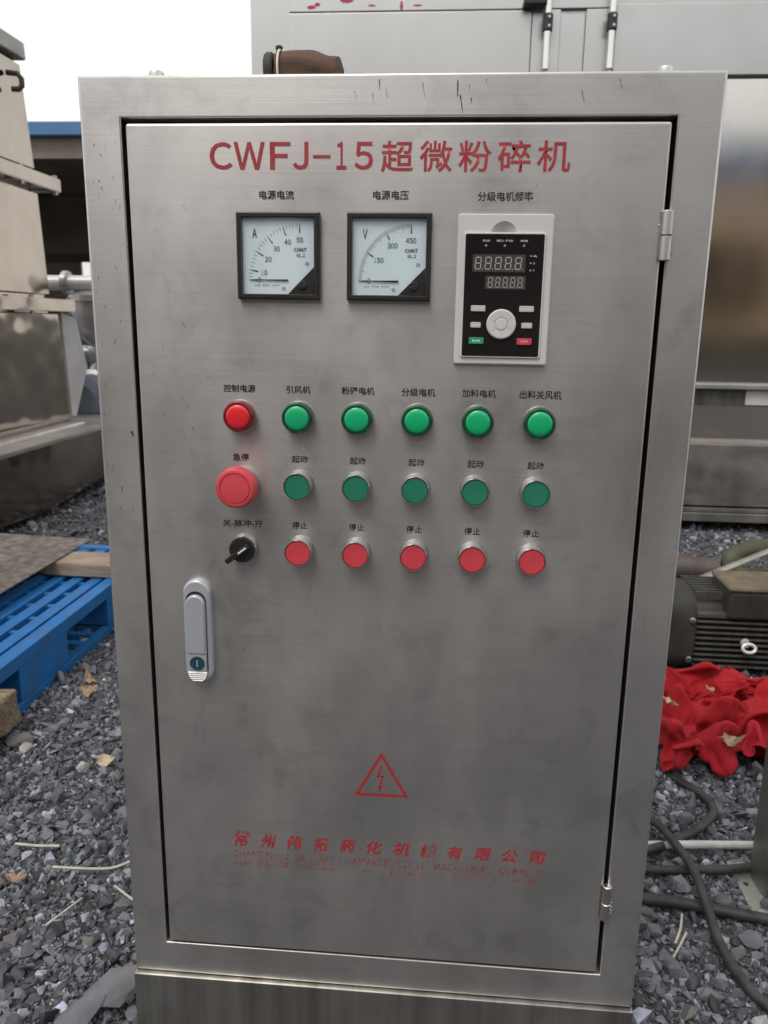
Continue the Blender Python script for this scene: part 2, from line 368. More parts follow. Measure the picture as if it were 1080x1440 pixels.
def scatter(n, x0, x1, y0, y1):
    p = np.stack([rng.uniform(x0, x1, n), rng.uniform(y0, y1, n)], -1)
    k = ~((np.abs(p[:, 0]) < .312) & (p[:, 1] > -.02) & (p[:, 1] < .43))        # not under the cabinet
    k &= ~((p[:, 0] < -1.95) & (p[:, 1] > 1.9)); k &= ~((p[:, 1] > 2.95) & (p[:, 0] > -.9))
    return p[k]
PROT = [hull(11, s, f, .34) for s, f in enumerate((.75, .6, .85, .5, .7, .55, .9, .65, .45, .8))]
CHIP = [hull(8, 100 + s, f, .3) for s, f in enumerate((.6, .8, .45, .7, .55))]
def layer(n, x0, x1, y0, y1, mu, sig, cap, protos, lift):
    p = scatter(n, x0, x1, y0, y1); s = np.exp(rng.normal(math.log(mu), sig, len(p))).clip(.002, cap)
    return np.c_[p, s * lift], s, protos
for k, parts in enumerate((
        [layer(12000, -1.0, -.28, -.15, 1.0, .0066, .45, .022, PROT, .35), layer(12000, .28, 1.0, -.15, 1.0, .0066, .45, .022, PROT, .35),
         layer(16000, -2.2, 2.2, .9, 3.4, .011, .35, .03, PROT, .35), layer(5000, -1.6, 1.6, -1.6, -.1, .011, .35, .03, PROT, .35),
         layer(3500, -2.6, -.9, -.2, 1.2, .011, .35, .03, PROT, .35), layer(3500, .9, 2.6, -.2, 1.2, .011, .35, .03, PROT, .35)],
        [layer(26000, -1.05, -.28, -.15, 1.3, .0042, .3, .008, CHIP, .5), layer(26000, .28, 1.05, -.15, 1.3, .0042, .3, .008, CHIP, .5),
         layer(14000, -2.0, 2.0, 1.2, 3.2, .006, .3, .01, CHIP, .5)])):
    P = np.concatenate([q[0] for q in parts]); Z = np.concatenate([q[1] for q in parts])
    g = gravel('gravel', P, Z, parts[0][2], stone_tints(len(P)), rng)
    tag(g, 'loose grey crushed gravel covering the yard' if k == 0 else 'fine dark grit between the gravel stones', 'gravel', kind='stuff')

# ------------------------------------------------------------------ control cabinet
CAB = empty('control_cabinet', (0, 0, 0))
tag(CAB, 'brushed stainless steel control cabinet with meters, coloured buttons and red Chinese lettering', 'control cabinet')
ZT, ZB = 1.105, .10
OX, OZ0, OZ1 = .2592, .1432, 1.0672            # door opening
def rounded_rect(x0, x1, z0, z1, r, n=5):
    out = []
    for cx, cz, a0 in ((x1 - r, z1 - r, 0), (x0 + r, z1 - r, 90), (x0 + r, z0 + r, 180), (x1 - r, z0 + r, 270)):
        for k in range(n + 1):
            a = R(a0 + 90 * k / n); out.append((cx + r * math.cos(a), cz + r * math.sin(a)))
    return out
bm = bmesh.new()
def ring_loop(x, z0, z1, y): return [bm.verts.new((sx * x, y, zz)) for sx, zz in ((-1, z0), (1, z0), (1, z1), (-1, z1))]
# outer skin with folded (rounded) edges, then the face, then the return into the door opening
rows = [ring_loop(.3, ZB, ZT, .40)]
for k in range(5):
    a = R(90 * k / 4); rr = .0035
    rows.append(ring_loop(.3 - rr + rr * math.cos(a), ZB + rr - rr * math.cos(a), ZT - rr + rr * math.cos(a), rr - rr * math.sin(a)))
for k in range(4):
    a = R(90 * k / 3); rr = .0022
    rows.append(ring_loop(OX + rr - rr * math.sin(a), OZ0 - rr + rr * math.sin(a), OZ1 + rr - rr * math.sin(a), rr - rr * math.cos(a)))
rows.append(ring_loop(OX, OZ0, OZ1, .028))
for a, b in zip(rows, rows[1:]):
    for i in range(4): bm.faces.new((a[i], a[(i + 1) % 4], b[(i + 1) % 4], b[i]))
bm.faces.new(rows[0])
bm_obj('frame', bm, STEEL, CAB, True, True)
box('gap_backing', (-OX - .0003, .0275, OZ0 - .0003), (OX + .0003, .034, OZ1 + .0003), GAP_BLACK, CAB)  # black sheet added behind the door, its colour standing in for gap shade
box('base', (-.301, -.0055, -.02), (.301, .405, ZB - .001), STEELV, CAB, .002, 2, uv=True)
DOOR = box('door', (-.2548, -.002, .1475), (.2548, .024, 1.0625), STEEL, CAB, .0028, 3, uv=True)
# small weld bumps at the corner and top-face bolts
for x in (-.238, .2545):
    b = lathe('bolt', ((.011, 0), (.011, .006), (.0075, .0065), (.0075, .0135), (.006, .0155)), BOLT, CAB, Matrix.Translation((x, .045, ZT - .0005)), 24)
# lettering on the door
for ch, x0, x1 in (('Ｃ', 296.5, 329), ('Ｗ', 331, 375), ('Ｆ', 382, 411), ('Ｊ', 414, 436), ('１', 475, 489), ('５', 500, 526)):
    text('title_lettering', ch, -.1733 + (x0 - 296.5) * .000682, -.1733 + (x1 - 296.5) * .000682, 1.0212, 1.0455, TITLE, CAB, bold=.016)
flat('title_lettering', [stroke((-.0738, 1.0326), (-.0572, 1.0326), .0028)], -.0024, TITLE, CAB)
for i, ch in enumerate('超微粉碎机'):
    x0 = -.0095 + i * .0362; text('title_lettering', ch, x0, x0 + .0305, 1.0192, 1.0464, TITLE, CAB, bold=.012)
CAPS = [('电源电流', -.126, -.0923, .9946, 1.0028), ('电源电压', -.0165, .0174, .9946, 1.0028), ('分级电机频率', .0821, .1334, .9938, 1.0022),
        ('控制电源', -.1666, -.1338, .8108, .8184), ('引风机', -.1023, -.0776, .8108, .8184), ('粉碎电机', -.0459, -.0128, .8108, .8186),
        ('分级电机', .0142, .0478, .8104, .8186), ('加料电机', .0743, .1076, .8106, .8186), ('出料关风机', .1309, .1716, .8102, .8188),
        ('急停', -.1591, -.1421, .7402, .7482), ('关-脉冲-开', -.1718, -.1293, .6699, .6775)]
for i in range(5):
    x = -.0973 + i * .0599
    CAPS += [('起动', x, x + .0163, .7398, .7476), ('停止', x - .0006, x + .0157, .6698, .6774)]
for body, x0, x1, z0, z1 in CAPS: text('caption', body, x0, x1, z0, z1, INK, CAB, bold=.014)
# warning triangle, company name and its two worn lines
tri = [(-.0005, .4158), (-.0300, .3610), (.0312, .3615)]
cxz = (sum(p[0] for p in tri) / 3, sum(p[1] for p in tri) / 3)
inn = [(cxz[0] + (x - cxz[0]) * .83, cxz[1] + (z - cxz[1]) * .83) for x, z in tri]
flat('warning_triangle', [[tri[i], tri[(i + 1) % 3], inn[(i + 1) % 3], inn[i]] for i in range(3)], -.0024, WARN, CAB)
flat('warning_bolt', [[(-.0008, .4005), (.0016, .4005), (-.0022, .3868), (-.0052, .3845)], [(-.0052, .3868), (.0026, .3878), (.0026, .3856), (-.0052, .3845)],
                      [(.0004, .3870), (.0026, .3870), (-.0008, .3725), (-.0024, .3725)], [(-.0050, .3745), (-.0017, .3670), (.0020, .3745), (-.0017, .3728)]], -.0024, WARN, CAB)
for i, ch in enumerate('常州伟拓药化机械有限公司'):
    x0 = -.1705 + i * .0309; hh = .0185 if i else .0205
    text('company_lettering', ch, x0, x0 + .0188, .2850 + .0002 * i, .2850 + hh, WORN, CAB, bold=.022, shear=.22)
latin('company_lettering', 'CHANGZHOU WEITUO PHARMACEUTICAL MACHINERY CO.,LTD', -.1722, .1868, .2705, .2800, WORN2, CAB, -.0024, bold=.02)
bm = bmesh.new(); rnd = random.Random(3); x = -.171
while x < .183:                              # the last line is worn past reading: broken strokes
    if rnd.random() < .12: x += rnd.uniform(.004, .016); continue
    h = rnd.uniform(.004, .0085); z = .2605 + rnd.uniform(-.0006, .0006)
    q = [(x, z), (x + rnd.uniform(.0006, .0016), z), (x + .0012, z + h), (x + .0002, z + h)]
    bm.faces.new([bm.verts.new((a, -.0024, b)) for a, b in q]); x += rnd.uniform(.0016, .003)
me = bpy.data.meshes.new('worn_lettering'); bm.to_mesh(me); bm.free(); link('worn_lettering', me, WORN2, CAB)

def meter(cx, cz, letter, angs, nums, minor):
    t = empty('meter'); t.parent = CAB; hw = .0402
    x0, x1, z0, z1 = cx - hw, cx + hw, cz - hw, cz + hw
    bm = bmesh.new()
    def lp(ix, y): return [bm.verts.new((x, y, z)) for x, z in ((x0 + ix, z0 + ix), (x1 - ix, z0 + ix), (x1 - ix, z1 - ix), (x0 + ix, z1 - ix))]
    rows = [lp(0, -.001), lp(0, -.0095), lp(.0012, -.0112), lp(.0042, -.0112), lp(.0050, -.0104), lp(.0050, -.0055)]
    for a, b in zip(rows, rows[1:]):
        for i in range(4): bm.faces.new((a[i], a[(i + 1) % 4], b[(i + 1) % 4], b[i]))
    bm_obj('bezel', bm, BLACK, t, True)
    ax0, ax1, az0, az1 = x0 + .0049, x1 - .0049, z0 + .0049, z1 - .0049
    cut = .0262
    flat('dial', [[(ax0, az0), (ax1 - cut, az0), (ax1, az0 + cut), (ax1, az1), (ax0, az1)]], -.0058, DIAL, t)
    prism('corner_cover', [(ax1 - cut, az0), (ax1, az0), (ax1, az0 + cut)], -.0092, -.0050, BLACK, t, .0008)
    sx, sz = ax1 - .0115, az0 + .0085
    lathe('zero_screw', ((.0042, 0), (.0042, .0012), (.0036, .0017)), BLACK, t, at(sx, -.0090, sz), 20)
    flat('screw_slot', [stroke((sx - .003, sz - .001), (sx + .003, sz + .001), .0009)], -.0109, SEGBG, t)
    px, pz, ro = ax1 - .0145, az0 + .0133, .0505
    tick = []
    def pol(r, a): return (px - r * math.cos(R(a)), pz + r * math.sin(R(a)) * 1.04)
    for a in angs: tick.append(stroke(pol(ro, a), pol(ro - .0085, a), .00035, .0013))
    for a, big in minor: tick.append(stroke(pol(ro, a), pol(ro - (.0055 if big else .0036), a), .00034))
    flat('scale', tick, -.0062, INKB, t)
    for s, a in zip(nums, angs):
        r = ro - .0145; u, v = pol(r, a); wd = .0017 * len(s)
        if a < 2: u, v = pol(ro - .0105, 0)
        latin('scale_number', s, u - wd, u + wd, v - .0024, v + .0024, INKB, t, -.0063, bold=.01)
    latin('unit_letter', letter, ax0 + .0095, ax0 + .0148, az1 - .0183, az1 - .0100, INKB, t, -.0063, bold=.012)
    latin('maker_lettering', 'CHNT', px - .0058, px + .0068, pz + .0265, pz + .0300, INKB, t, -.0063, bold=.035)
    latin('maker_lettering', '6L2', px - .0034, px + .0052, pz + .0218, pz + .0247, INKB, t, -.0063, bold=.01)
    rnd = random.Random(len(nums)); small = []
    for k in range(13):
        u = ax0 + .0115 + k * .0019
        if k in (3, 8): continue
        small.append(stroke((u, az0 + .0072 + rnd.uniform(0, .0006)), (u + .0008, az0 + .0088 + rnd.uniform(0, .0006)), .0005))
    for (u, v) in ((ax1 - .0075, az0 + .0285), (ax1 - .0305, az0 + .0052)):
        for k in range(10):
            a = 2 * math.pi * k / 10; small.append(stroke((u + .0016 * math.cos(a), v + .0016 * math.sin(a)), (u + .0016 * math.cos(a + .63), v + .0016 * math.sin(a + .63)), .0004))
        small.append(stroke((u - .001, v), (u + .001, v), .0004))
    tag(flat('small_print', small, -.0062, INKB, t), kind='stuff')
    prism('needle', [(px - ro + .0005, pz + .0002), (px - ro + .0005, pz - .0002), (px - .0115, pz - .0011), (px - .0115, pz + .0007)], -.0072, -.0068, INK, t)
    flat('glass', [[(ax0, az0), (ax1 - cut, az0), (ax1, az0 + cut), (ax1, az1), (ax0, az1)]], -.0098, GLASS, t)
    return t
AA = (0, 10.5, 31, 51, 71, 90); mA = []
for i, (a, b) in enumerate(zip(AA, AA[1:])):
    n = 3 if i == 0 else 5
    mA += [(a + (b - a) * k / n, False) for k in range(1, n)]
tag(meter(-.1072, .9422, 'A', AA, ('0', '10', '20', '30', '40', '50'), mA), 'square ammeter with pale blue dial, A scale to 50')
AV = (0, 31, 60.7, 90); mV = []
for i, (a, b) in enumerate(zip(AV, AV[1:])):
    n = 15; mV += [(a + (b - a) * k / n, k % 5 == 0) for k in range(1, n)]
tag(meter(-.0001, .9422, 'V', AV, ('0', '150', '300', '450'), mV), 'square voltmeter with pale blue dial, V scale to 450')

# frequency inverter keypad
VF = empty('frequency_keypad'); VF.parent = CAB
bm = bmesh.new()
f = bm.faces.new([bm.verts.new((x, -.0072, z)) for x, z in rounded_rect(.0646, .1541, .8433, .9823, .0028)])
r = bmesh.ops.extrude_face_region(bm, geom=[f])
for v in r['geom']:
    if isinstance(v, bmesh.types.BMVert): v.co.y = -.001
bmesh.ops.bevel(bm, geom=[e for e in bm.edges if all(v.co.y < -.007 for v in e.verts)], offset=.0012, segments=3, affect='EDGES')
bmesh.ops.recalc_face_normals(bm, faces=bm.faces)
plate = bm_obj('frame_plate', bm, WHITEP, VF)
bs = bmesh.new(); bmesh.ops.create_uvsphere(bs, u_segments=48, v_segments=32, radius=.016)
bmesh.ops.transform(bs, matrix=Matrix.Translation((.1079, -.0172, .963)), verts=bs.verts[:])
cut = bm_obj('cutter', bs, None)
md = plate.modifiers.new('notch', 'BOOLEAN'); md.operation = 'DIFFERENCE'; md.object = cut; md.solver = 'EXACT'
bpy.context.view_layer.update()
pm = bpy.data.meshes.new_from_object(plate.evaluated_get(bpy.context.evaluated_depsgraph_get()))
plate.modifiers.clear(); plate.data = pm; bpy.data.objects.remove(cut)
pm.polygons.foreach_set('use_smooth', [True] * len(pm.polygons)); pm.set_sharp_from_angle(angle=R(25)); plate.modifiers.new('weighted', 'WEIGHTED_NORMAL').keep_sharp = True
KX0, KX1, KZ0, KZ1 = .0722, .1457, .8514, .9639
prism('keypad_rim', rounded_rect(KX0 - .0016, KX1 + .0016, KZ0 - .0016, KZ1 + .0016, .0025), -.0092, -.0066, WHITEP, VF, .0008)
prism('keypad', rounded_rect(KX0, KX1, KZ0, KZ1, .0015), -.0097, -.0085, KEYP, VF, .0003)
ky = -.0099
flat('display_window', [[(.0795, .9295), (.1290, .9295), (.1290, .9455), (.0795, .9455)], [(.0920, .9140), (.1300, .9140), (.1300, .9262), (.0920, .9262)]], -.00982, SEGBG, VF)
def digit(x, z, wd, h, dot=True):
    sl = wd * .12; t = wd * .17; q = []
    P = lambda u, v: (x + u * wd + v * sl, z + v * h)
    for a, b in (((.1, 1), (.9, 1)), ((.1, .5), (.9, .5)), ((.1, 0), (.9, 0)), ((.05, .95), (.05, .55)), ((.95, .95), (.95, .55)), ((.05, .45), (.05, .05)), ((.95, .45), (.95, .05))):
        q.append(stroke(P(*a), P(*b), t))
    if dot: q.append(stroke((x + wd * 1.2, z - .0002), (x + wd * 1.2 + t, z - .0002), t))
    return flat('digit', q, ky, SEG, VF)
for i in range(5):
    digit(.0815 + i * .0094, .9322, .0058, .0106); digit(.0945 + i * .0070, .9156, .0043, .0088)
for s, x in (('RUN', .0916), ('REV/FWD', .1089), ('MON', .1268)):
    wd = .0011 * len(s); latin('key_lettering', s, x - wd, x + wd, .9568, .9586, WHITEL, VF, ky, bold=.01)
    lathe('status_lamp', ((.0011, 0), (.0009, .0004)), SEG, VF, at(x, -.0096, .9534), 12)
for s, z in (('Hz', .9443), ('A', .9378), ('V', .9313)):
    text('key_lettering', s, .1362, .1362 + .0015 * len(s), z - .0009, z + .0009, WHITEL, VF, ky, bold=.01)
    flat('unit_lamp', [stroke((.1330, z), (.1347, z), .0012)], ky, SEG, VF)
def key(x, z, wd, h, m, name='key'): return prism(name, rounded_rect(x - wd / 2, x + wd / 2, z - h / 2, z + h / 2, .0009, 3), -.0112, -.0095, m, VF, .0004)
for x, z, wd, h in ((.0864, .8960, .0138, .0055), (.1322, .8960, .0138, .0055), (.0846, .8806, .0098, .0052), (.1332, .8806, .0102, .0052)):
    key(x, z, wd, h, GREYB); flat('key_print', [stroke((x - wd * .3 + k * wd * .15, z - .0009), (x - wd * .3 + k * wd * .15 + .0004, z + .0009), .0005) for k in range(5)], -.01135, DIAL, VF)
key(.0858, .8658, .0142, .0062, RUN, 'run_key'); text('key_lettering', 'RUN', .0822, .0892, .8646, .8670, DIAL, VF, -.01135, bold=.01)
key(.1316, .8656, .0142, .0062, STOP, 'stop_key'); text('key_lettering', 'STOP', .1280, .1350, .8645, .8668, PAPER, VF, -.01135, bold=.01)
lathe('dial_ring', ((.0140, 0), (.0140, .0022), (.0128, .0032), (.0066, .0030), (.0060, .0022)), WHITEP, VF, at(.1089, -.0095, .8816), 40)
lathe('dial_key', ((.0056, 0), (.0056, .0030), (.0046, .0036)), WHITEP, VF, at(.1089, -.0095, .8816), 30)
flat('dial_groove', [stroke((.1089 + .0068 * math.cos(a), .8816 + .0068 * math.sin(a)), (.1089 + .0128 * math.cos(a), .8816 + .0128 * math.sin(a)), .0005)
                     for a in (math.pi / 2 + .1 + k * 2 * math.pi / 6 for k in range(6))], -.01275, GREYB, VF)

# push buttons, indicator lamps, selector
XC = [-.1492, -.0893, -.0294, .0306, .0906, .1508]
ZP, ZG, ZR = .7873, .7178, .6478
def indicator(x, z, lens, side, lab):
    t = empty('indicator_lamp'); t.parent = CAB; tag(t, lab)
    lathe('collar', ((.0161, 0), (.0161, .0018), (.0156, .0026), (.0150, .0026)), CHROME, t, at(x, -.0015, z))
    lathe('lens_ring', ((.0158, .0), (.0158, .0115), (.0153, .0135), (.0141, .0146), (.0122, .0146), (.0119, .0136)), side, t, at(x, -.0015, z), 48)
    lathe('lens', ((.0120, .009), (.0120, .0146), (.0112, .0156), (.0085, .0164), (.0045, .0168), (.0004, .0169)), lens, t, at(x, -.0015, z), 48)
indicator(XC[0], ZP, RLENS, RRING, 'red indicator lamp')
for x, n in zip(XC[1:], ('引风机', '粉碎电机', '分级电机', '加料电机', '出料关风机')): indicator(x, ZP, GLENS, GRING, 'green indicator lamp under the caption ' + n)
def push(x, z, m, lab):
    t = empty('push_button'); t.parent = CAB; tag(t, lab)
    lathe('collar', ((.0152, 0), (.0152, .0035), (.0146, .0045), (.0143, .0165), (.0139, .0172), (.0133, .0172), (.0131, .0160), (.0131, .0120)), CHROME, t, at(x, -.0015, z), 48)
    lathe('cap', ((.0129, .010), (.0129, .0156), (.0123, .0163), (.006, .0162), (.0004, .0161)), m, t, at(x, -.0015, z), 48)
for i in range(5):
    push(XC[i + 1], ZG, GCAP, 'dark green start push button'); push(XC[i + 1], ZR, RCAP, 'pinkish red stop push button')
t = empty('emergency_stop'); t.parent = CAB; tag(t, 'large red mushroom emergency stop button'); ex, ez = -.1480, .7183
lathe('collar', ((.0160, 0), (.0160, .006), (.0150, .009), (.0150, .014)), FRAMESTEEL, t, at(ex, -.0015, ez))
lathe('stem', ((.0120, .008), (.0120, .022)), ESTOP, t, at(ex, -.0015, ez))
lathe('mushroom_cap', ((.0150, .0190), (.0195, .0215), (.0208, .0250), (.0208, .0320), (.0200, .0355), (.0182, .0376), (.0158, .0380), (.0156, .0370), (.0146, .0370), (.0144, .0380), (.0080, .0386), (.0004, .0387)), ESTOP, t, at(ex, -.0015, ez), 56)
t = empty('selector_switch'); t.parent = CAB; tag(t, 'black selector switch with a tilted white-lined lever'); sx, sz = -.1491, .6476
lathe('collar', ((.0152, 0), (.0152, .0030), (.0147, .0038), (.0145, .0100), (.0142, .0105), (.0138, .0105), (.0136, .0096)), CHROME, t, at(sx, -.0015, sz), 48)
lathe('knob', ((.0136, .005), (.0136, .0120), (.0128, .0130), (.0004, .0131)), BLACK, t, at(sx, -.0015, sz), 48)
ML = Matrix.Translation((sx - .0012, 0, sz - .0008)) @ Matrix.Rotation(R(-38), 4, 'Y')
box('lever', (-.0180, -.0225, -.0028), (.0120, -.0125, .0028), BLACK, t, .0012, 2, M=ML)
box('pointer_line', (-.0010, -.0230, -.0009), (.0098, -.0220, .0009), WHITEL, t, 0, M=ML)

# lock handle on the left of the door
t = empty('lock_handle'); t.parent = CAB; tag(t, 'pale zinc swing handle lock with blue-black key core')
lx, LZ0, LZ1, LW = -.2014, .4925, .6112, .0153
def pill(x, z0, z1, hw, n=14):
    q = [(x + hw * math.cos(math.pi * k / n), z1 - hw + hw * math.sin(math.pi * k / n)) for k in range(n + 1)]
    return q + [(x + hw * math.cos(math.pi + math.pi * k / n), z0 + hw + hw * math.sin(math.pi + math.pi * k / n)) for k in range(n + 1)]
prism('escutcheon', pill(lx, LZ0, LZ1, LW), -.0100, -.001, ZINC, t, .0034)
flat('lever_recess', [pill(lx - .0006, LZ0 + .006, LZ1 - .0125, .0112)], -.01015, GAP_BLACK, t)
lv = [(lx - .0006 + .0104 * math.cos(math.pi * k / 14), .5852 + .0104 * math.sin(math.pi * k / 14)) for k in range(15)] + [(lx - .0110, .5285), (lx + .0098, .5285)]
prism('lever', lv, -.0155, -.0095, ZINC, t, .0022)
prism('core_plate', [(lx - .0108, .5280), (lx - .0108, .5085), (lx + .0096, .5085), (lx + .0096, .5280)], -.0138, -.0095, ZINC, t, .0008)
lathe('key_core', ((.0080, 0), (.0080, .0012), (.0070, .0016), (.0068, .0008), (.0004, .0008)), KEYB, t, at(lx - .0004, -.0136, .5178), 32)
box('keyhole', (lx - .0010, -.0150, .5140), (lx + .0004, -.0141, .5214), ZINC, t)
bm = bmesh.new(); n = 12; hw = .0102
for k in range(5):
    z1 = .5080 - k * .0023; z0 = z1 - .0018; hh = lambda z: math.sqrt(max(.0008 ** 2, hw * hw - max(0, (.5056 - z)) ** 2))
    f = [bm.verts.new(c) for c in ((lx - .0006 - hh(z1), -.0118, z1), (lx - .0006 + hh(z1), -.0118, z1), (lx - .0006 + hh(z0), -.0142, z0), (lx - .0006 - hh(z0), -.0142, z0))]
    g = [bm.verts.new((v.co.x, -.0098, v.co.z)) for v in f]
    bm.faces.new(f); bm.faces.new(g[::-1])
    for i in range(4): bm.faces.new((f[i], g[i], g[(i + 1) % 4], f[(i + 1) % 4]))
bm_obj('thumb_tab', bm, ZINCL, t)
# hinges
for zc, hx in ((.9637, .2575), (.2452, .2580)):
    t = empty('hinge'); t.parent = CAB
    for a, b in ((zc + .0003, zc + .0222), (zc - .0222, zc - .0003)):
        lathe('knuckle', ((.0044, a), (.0052, a + .0008), (.0052, b - .0008), (.0044, b)), FRAMESTEEL, t, Matrix.Translation((hx, -.0045, 0)), 28)
    box('leaf', (hx - .0068, -.0034, zc - .0215), (hx - .002, -.0012, zc + .0215), DULLSTEEL, t, .0005)
    bm = bmesh.new(); rr = random.Random(int(zc * 100))
    for s in (-1, 1):
        for k in range(6):
            bmesh.ops.create_icosphere(bm, subdivisions=1, radius=rr.uniform(.0010, .0018), matrix=Matrix.Translation((hx + s * .0058 + rr.uniform(-.0008, .0008), -.0018, zc + s * -.002 + s * (k * .0026) * -1)))
    bm_obj('weld_bead', bm, BOLT, t, True)
# stray ink flecks, scratches and runs on the steel
rs = random.Random(21); q = []
def fleck(x, z, ln, ang, wd): wd *= .62; q.append(stroke((x, z), (x + ln * math.cos(ang), z + ln * math.sin(ang)), wd, wd * rs.uniform(.2, .8)))
for x, z, ln, wd in ((.060, 1.098, .014, .0030), (.0625, 1.086, .016, .0022), (-.012, 1.099, .009, .0016), (-.006, 1.091, .008, .0009), (.0705, 1.094, .006, .0014), (.073, 1.083, .005, .0022),
                     (.028, 1.096, .013, .0014), (-.035, 1.090, .010, .0008), (-.018, 1.088, .012, .0011), (.205, 1.098, .008, .0010), (.172, 1.089, .010, .0022), (.086, 1.099, .004, .0012)):
    fleck(x, z, ln, -1.5 + rs.uniform(-.12, .25), wd)
for i in range(38):
    z = rs.uniform(.66, 1.06); fleck(-.281 + rs.uniform(-.014, .018), z, rs.uniform(.0012, .006), rs.uniform(-1.9, -1.1), rs.uniform(.0004, .0012))
for x, z, wd in ((-.2875, 1.045, .0016), (-.2815, 1.036, .0022), (-.2825, 1.006, .0024), (-.2845, 1.012, .0014), (-.2665, .768, .0036), (-.2680, .774, .0012)): fleck(x, z, wd * 1.6, -1.2, wd)
for i in range(60):
    x, z = rs.uniform(-.245, .245), .45 + .6 * rs.random() ** .7; fleck(x, z, rs.uniform(.001, .0045), rs.uniform(-1.9, -1.1), rs.uniform(.0002, .0006))
for i in range(16):
    fleck(rs.uniform(-.245, -.19), rs.uniform(.72, 1.03), rs.uniform(.002, .007), rs.uniform(-1.4, -1.0), rs.uniform(.0004, .0010))
on_door = [p for p in q if abs(p[0][0]) < .252 and p[0][1] < 1.06]; on_frame = [p for p in q if p not in on_door and not (abs(p[0][0]) < .26 and p[0][1] < 1.0675)]
tag(flat('scuffing', on_door, -.00225, SCUFF, CAB), kind='stuff'); tag(flat('scuffing', on_frame, -.00025, SCUFF, CAB), kind='stuff')

# brown wooden piece lying on the cabinet's top
t = empty('wood_stub', (-.089, .062, ZT)); tag(t, 'short dark brown piece of wood tied with pale cord on top of the cabinet', 'wood piece')
bm = bmesh.new(); P = []
for i in range(15):
    f = i / 14; P.append((-.034 + .070 * f, .004 * math.sin(3 * f), .0195))
add_tube(bm, P, lambda f: .0150 + .0042 * math.sin(math.pi * min(1, f * 1.25)) - .006 * max(0, f - .62) * 1.8 - (.009 if f > .985 else 0), 20)
for v in bm.verts: v.co += nvec(v.co * 60) * .0016; v.co.z = max(v.co.z, .0)
bm_obj('shaft', bm, WOOD, t, True)
tube('cord', [(-.0275, .0180 * math.cos(a), .0195 + .0180 * math.sin(a)) for a in (2 * math.pi * k / 20 for k in range(21))], .0011, LACE, t, 8)
lathe('end_cap', ((.0145, 0), (.0165, .002), (.0165, .007), (.015, .009)), DUSTY, t, Matrix.Translation((-.0335, 0, .0195)) @ Matrix.Rotation(R(-90), 4, 'Y'), 24)
lathe('peg', ((.0030, 0), (.0030, .004), (.0036, .0048), (.0036, .0065), (.0028, .0075)), DUSTY, t, Matrix.Translation((-.0290, 0, .0345)), 16)

# ------------------------------------------------------------------ big stainless machine behind
BIG = empty('stainless_dryer', (.9, 2.75, 0)); tag(BIG, 'large stainless steel process machine with tall doors behind the control cabinet', 'machine')
def bp(name, a, b, m=MSTEEL, bev=.004, par=None):       # part given in world coordinates
    o = box(name, [a[i] - (.9, 2.75, 0)[i] for i in range(3)], [b[i] - (.9, 2.75, 0)[i] for i in range(3)], m, par or BIG, bev, 2); return o
bp('upper_body', (-.80, 2.784, 1.8525), (3.2, 4.3, 3.0), PANEL)
bp('lower_body', (-.76, 2.785, .652), (3.16, 4.28, 1.852))
bp('door_leaf', (-.637, 2.757, 1.856), (.338, 2.782, 2.095), PANEL, .003)
bp('header_panel', (-.637, 2.765, 2.102), (3.1, 2.784, 2.9), PANEL, .003)
bp('stile', (.341, 2.762, 1.868), (.452, 2.783, 2.098), PANEL, .003)
bp('stile', (.552, 2.762, 1.868), (.664, 2.783, 2.098), PANEL, .003)
bp('recess_panel', (.4525, 2.778, 1.868), (.5515, 2.786, 2.085), PANEL, .003)
bp('door_leaf', (.667, 2.757, 1.856), (3.1, 2.782, 2.112), PANEL, .003)
for x in (.398, .646):
    rod = lathe('locking_rod', ((.0135, 1.87), (.0135, 2.7)), CHROME, BIG, Matrix.Translation((x - .9, 2.718 - 2.75, 0)), 24)
    k = lathe('rod_clamp', ((.017, 2.005), (.020, 2.008), (.020, 2.064), (.017, 2.067)), BLACK, rod, Matrix.Translation((x - .9, 2.718 - 2.75, 0)), 24)
    for z in (2.020, 2.052): lathe('clamp_screw', ((.006, 0), (.005, .004)), BOLT, rod, at(x - .9 + .004, 2.699 - 2.75, z), 12)
bp('latch', (.30, 2.70, 2.098), (.386, 2.76, 2.118), BLACK, .004)
bm = bmesh.new()
for x, z, wd, h in ((-.545, 2.118, .03, .012), (-.52, 2.128, .02, .012), (-.30, 2.122, .03, .006), (-.18, 2.118, .010, .03), (-.115, 2.12, .03, .006), (-.40, 2.15, .05, .03)):
    pts = [bm.verts.new((x - .9 + wd * math.cos(a) * rs.uniform(.5, .7), 2.7640 - 2.75, z + h * math.sin(a) * rs.uniform(.5, .7))) for a in (2 * math.pi * k / 9 for k in range(9))]; bm.faces.new(pts)
bm_obj('paint_smear', bm, REDP, BIG)
bp('lip', (-.78, 2.742, .629), (3.18, 2.83, .651), FRAMESTEEL, .004)
bp('dark_strip', (-.74, 2.775, .556), (3.14, 2.85, .628), STRIP, .002)
bp('paper_label', (1.335, 2.7715, .562), (1.52, 2.7752, .624), PAPER, 0)
bp('under_body', (-.70, 2.84, .385), (3.1, 4.2, .557), MSTEEL)
bp('skirt', (-.76, 2.745, .118), (3.16, 4.25, .392), DULLSTEEL, .004)
bp('skirt_rib', (-.77, 2.738, .092), (3.17, 4.25, .110), DULLSTEEL, .003)
bp('base_rail', (-.78, 2.725, .050), (3.18, 4.26, .089), DULLSTEEL, .004)
for x in (-.6, .6, 1.9, 3.0): bp('foot', (x - .06, 2.86, -.005), (x + .06, 2.98, .0505), DULLSTEEL, .004)

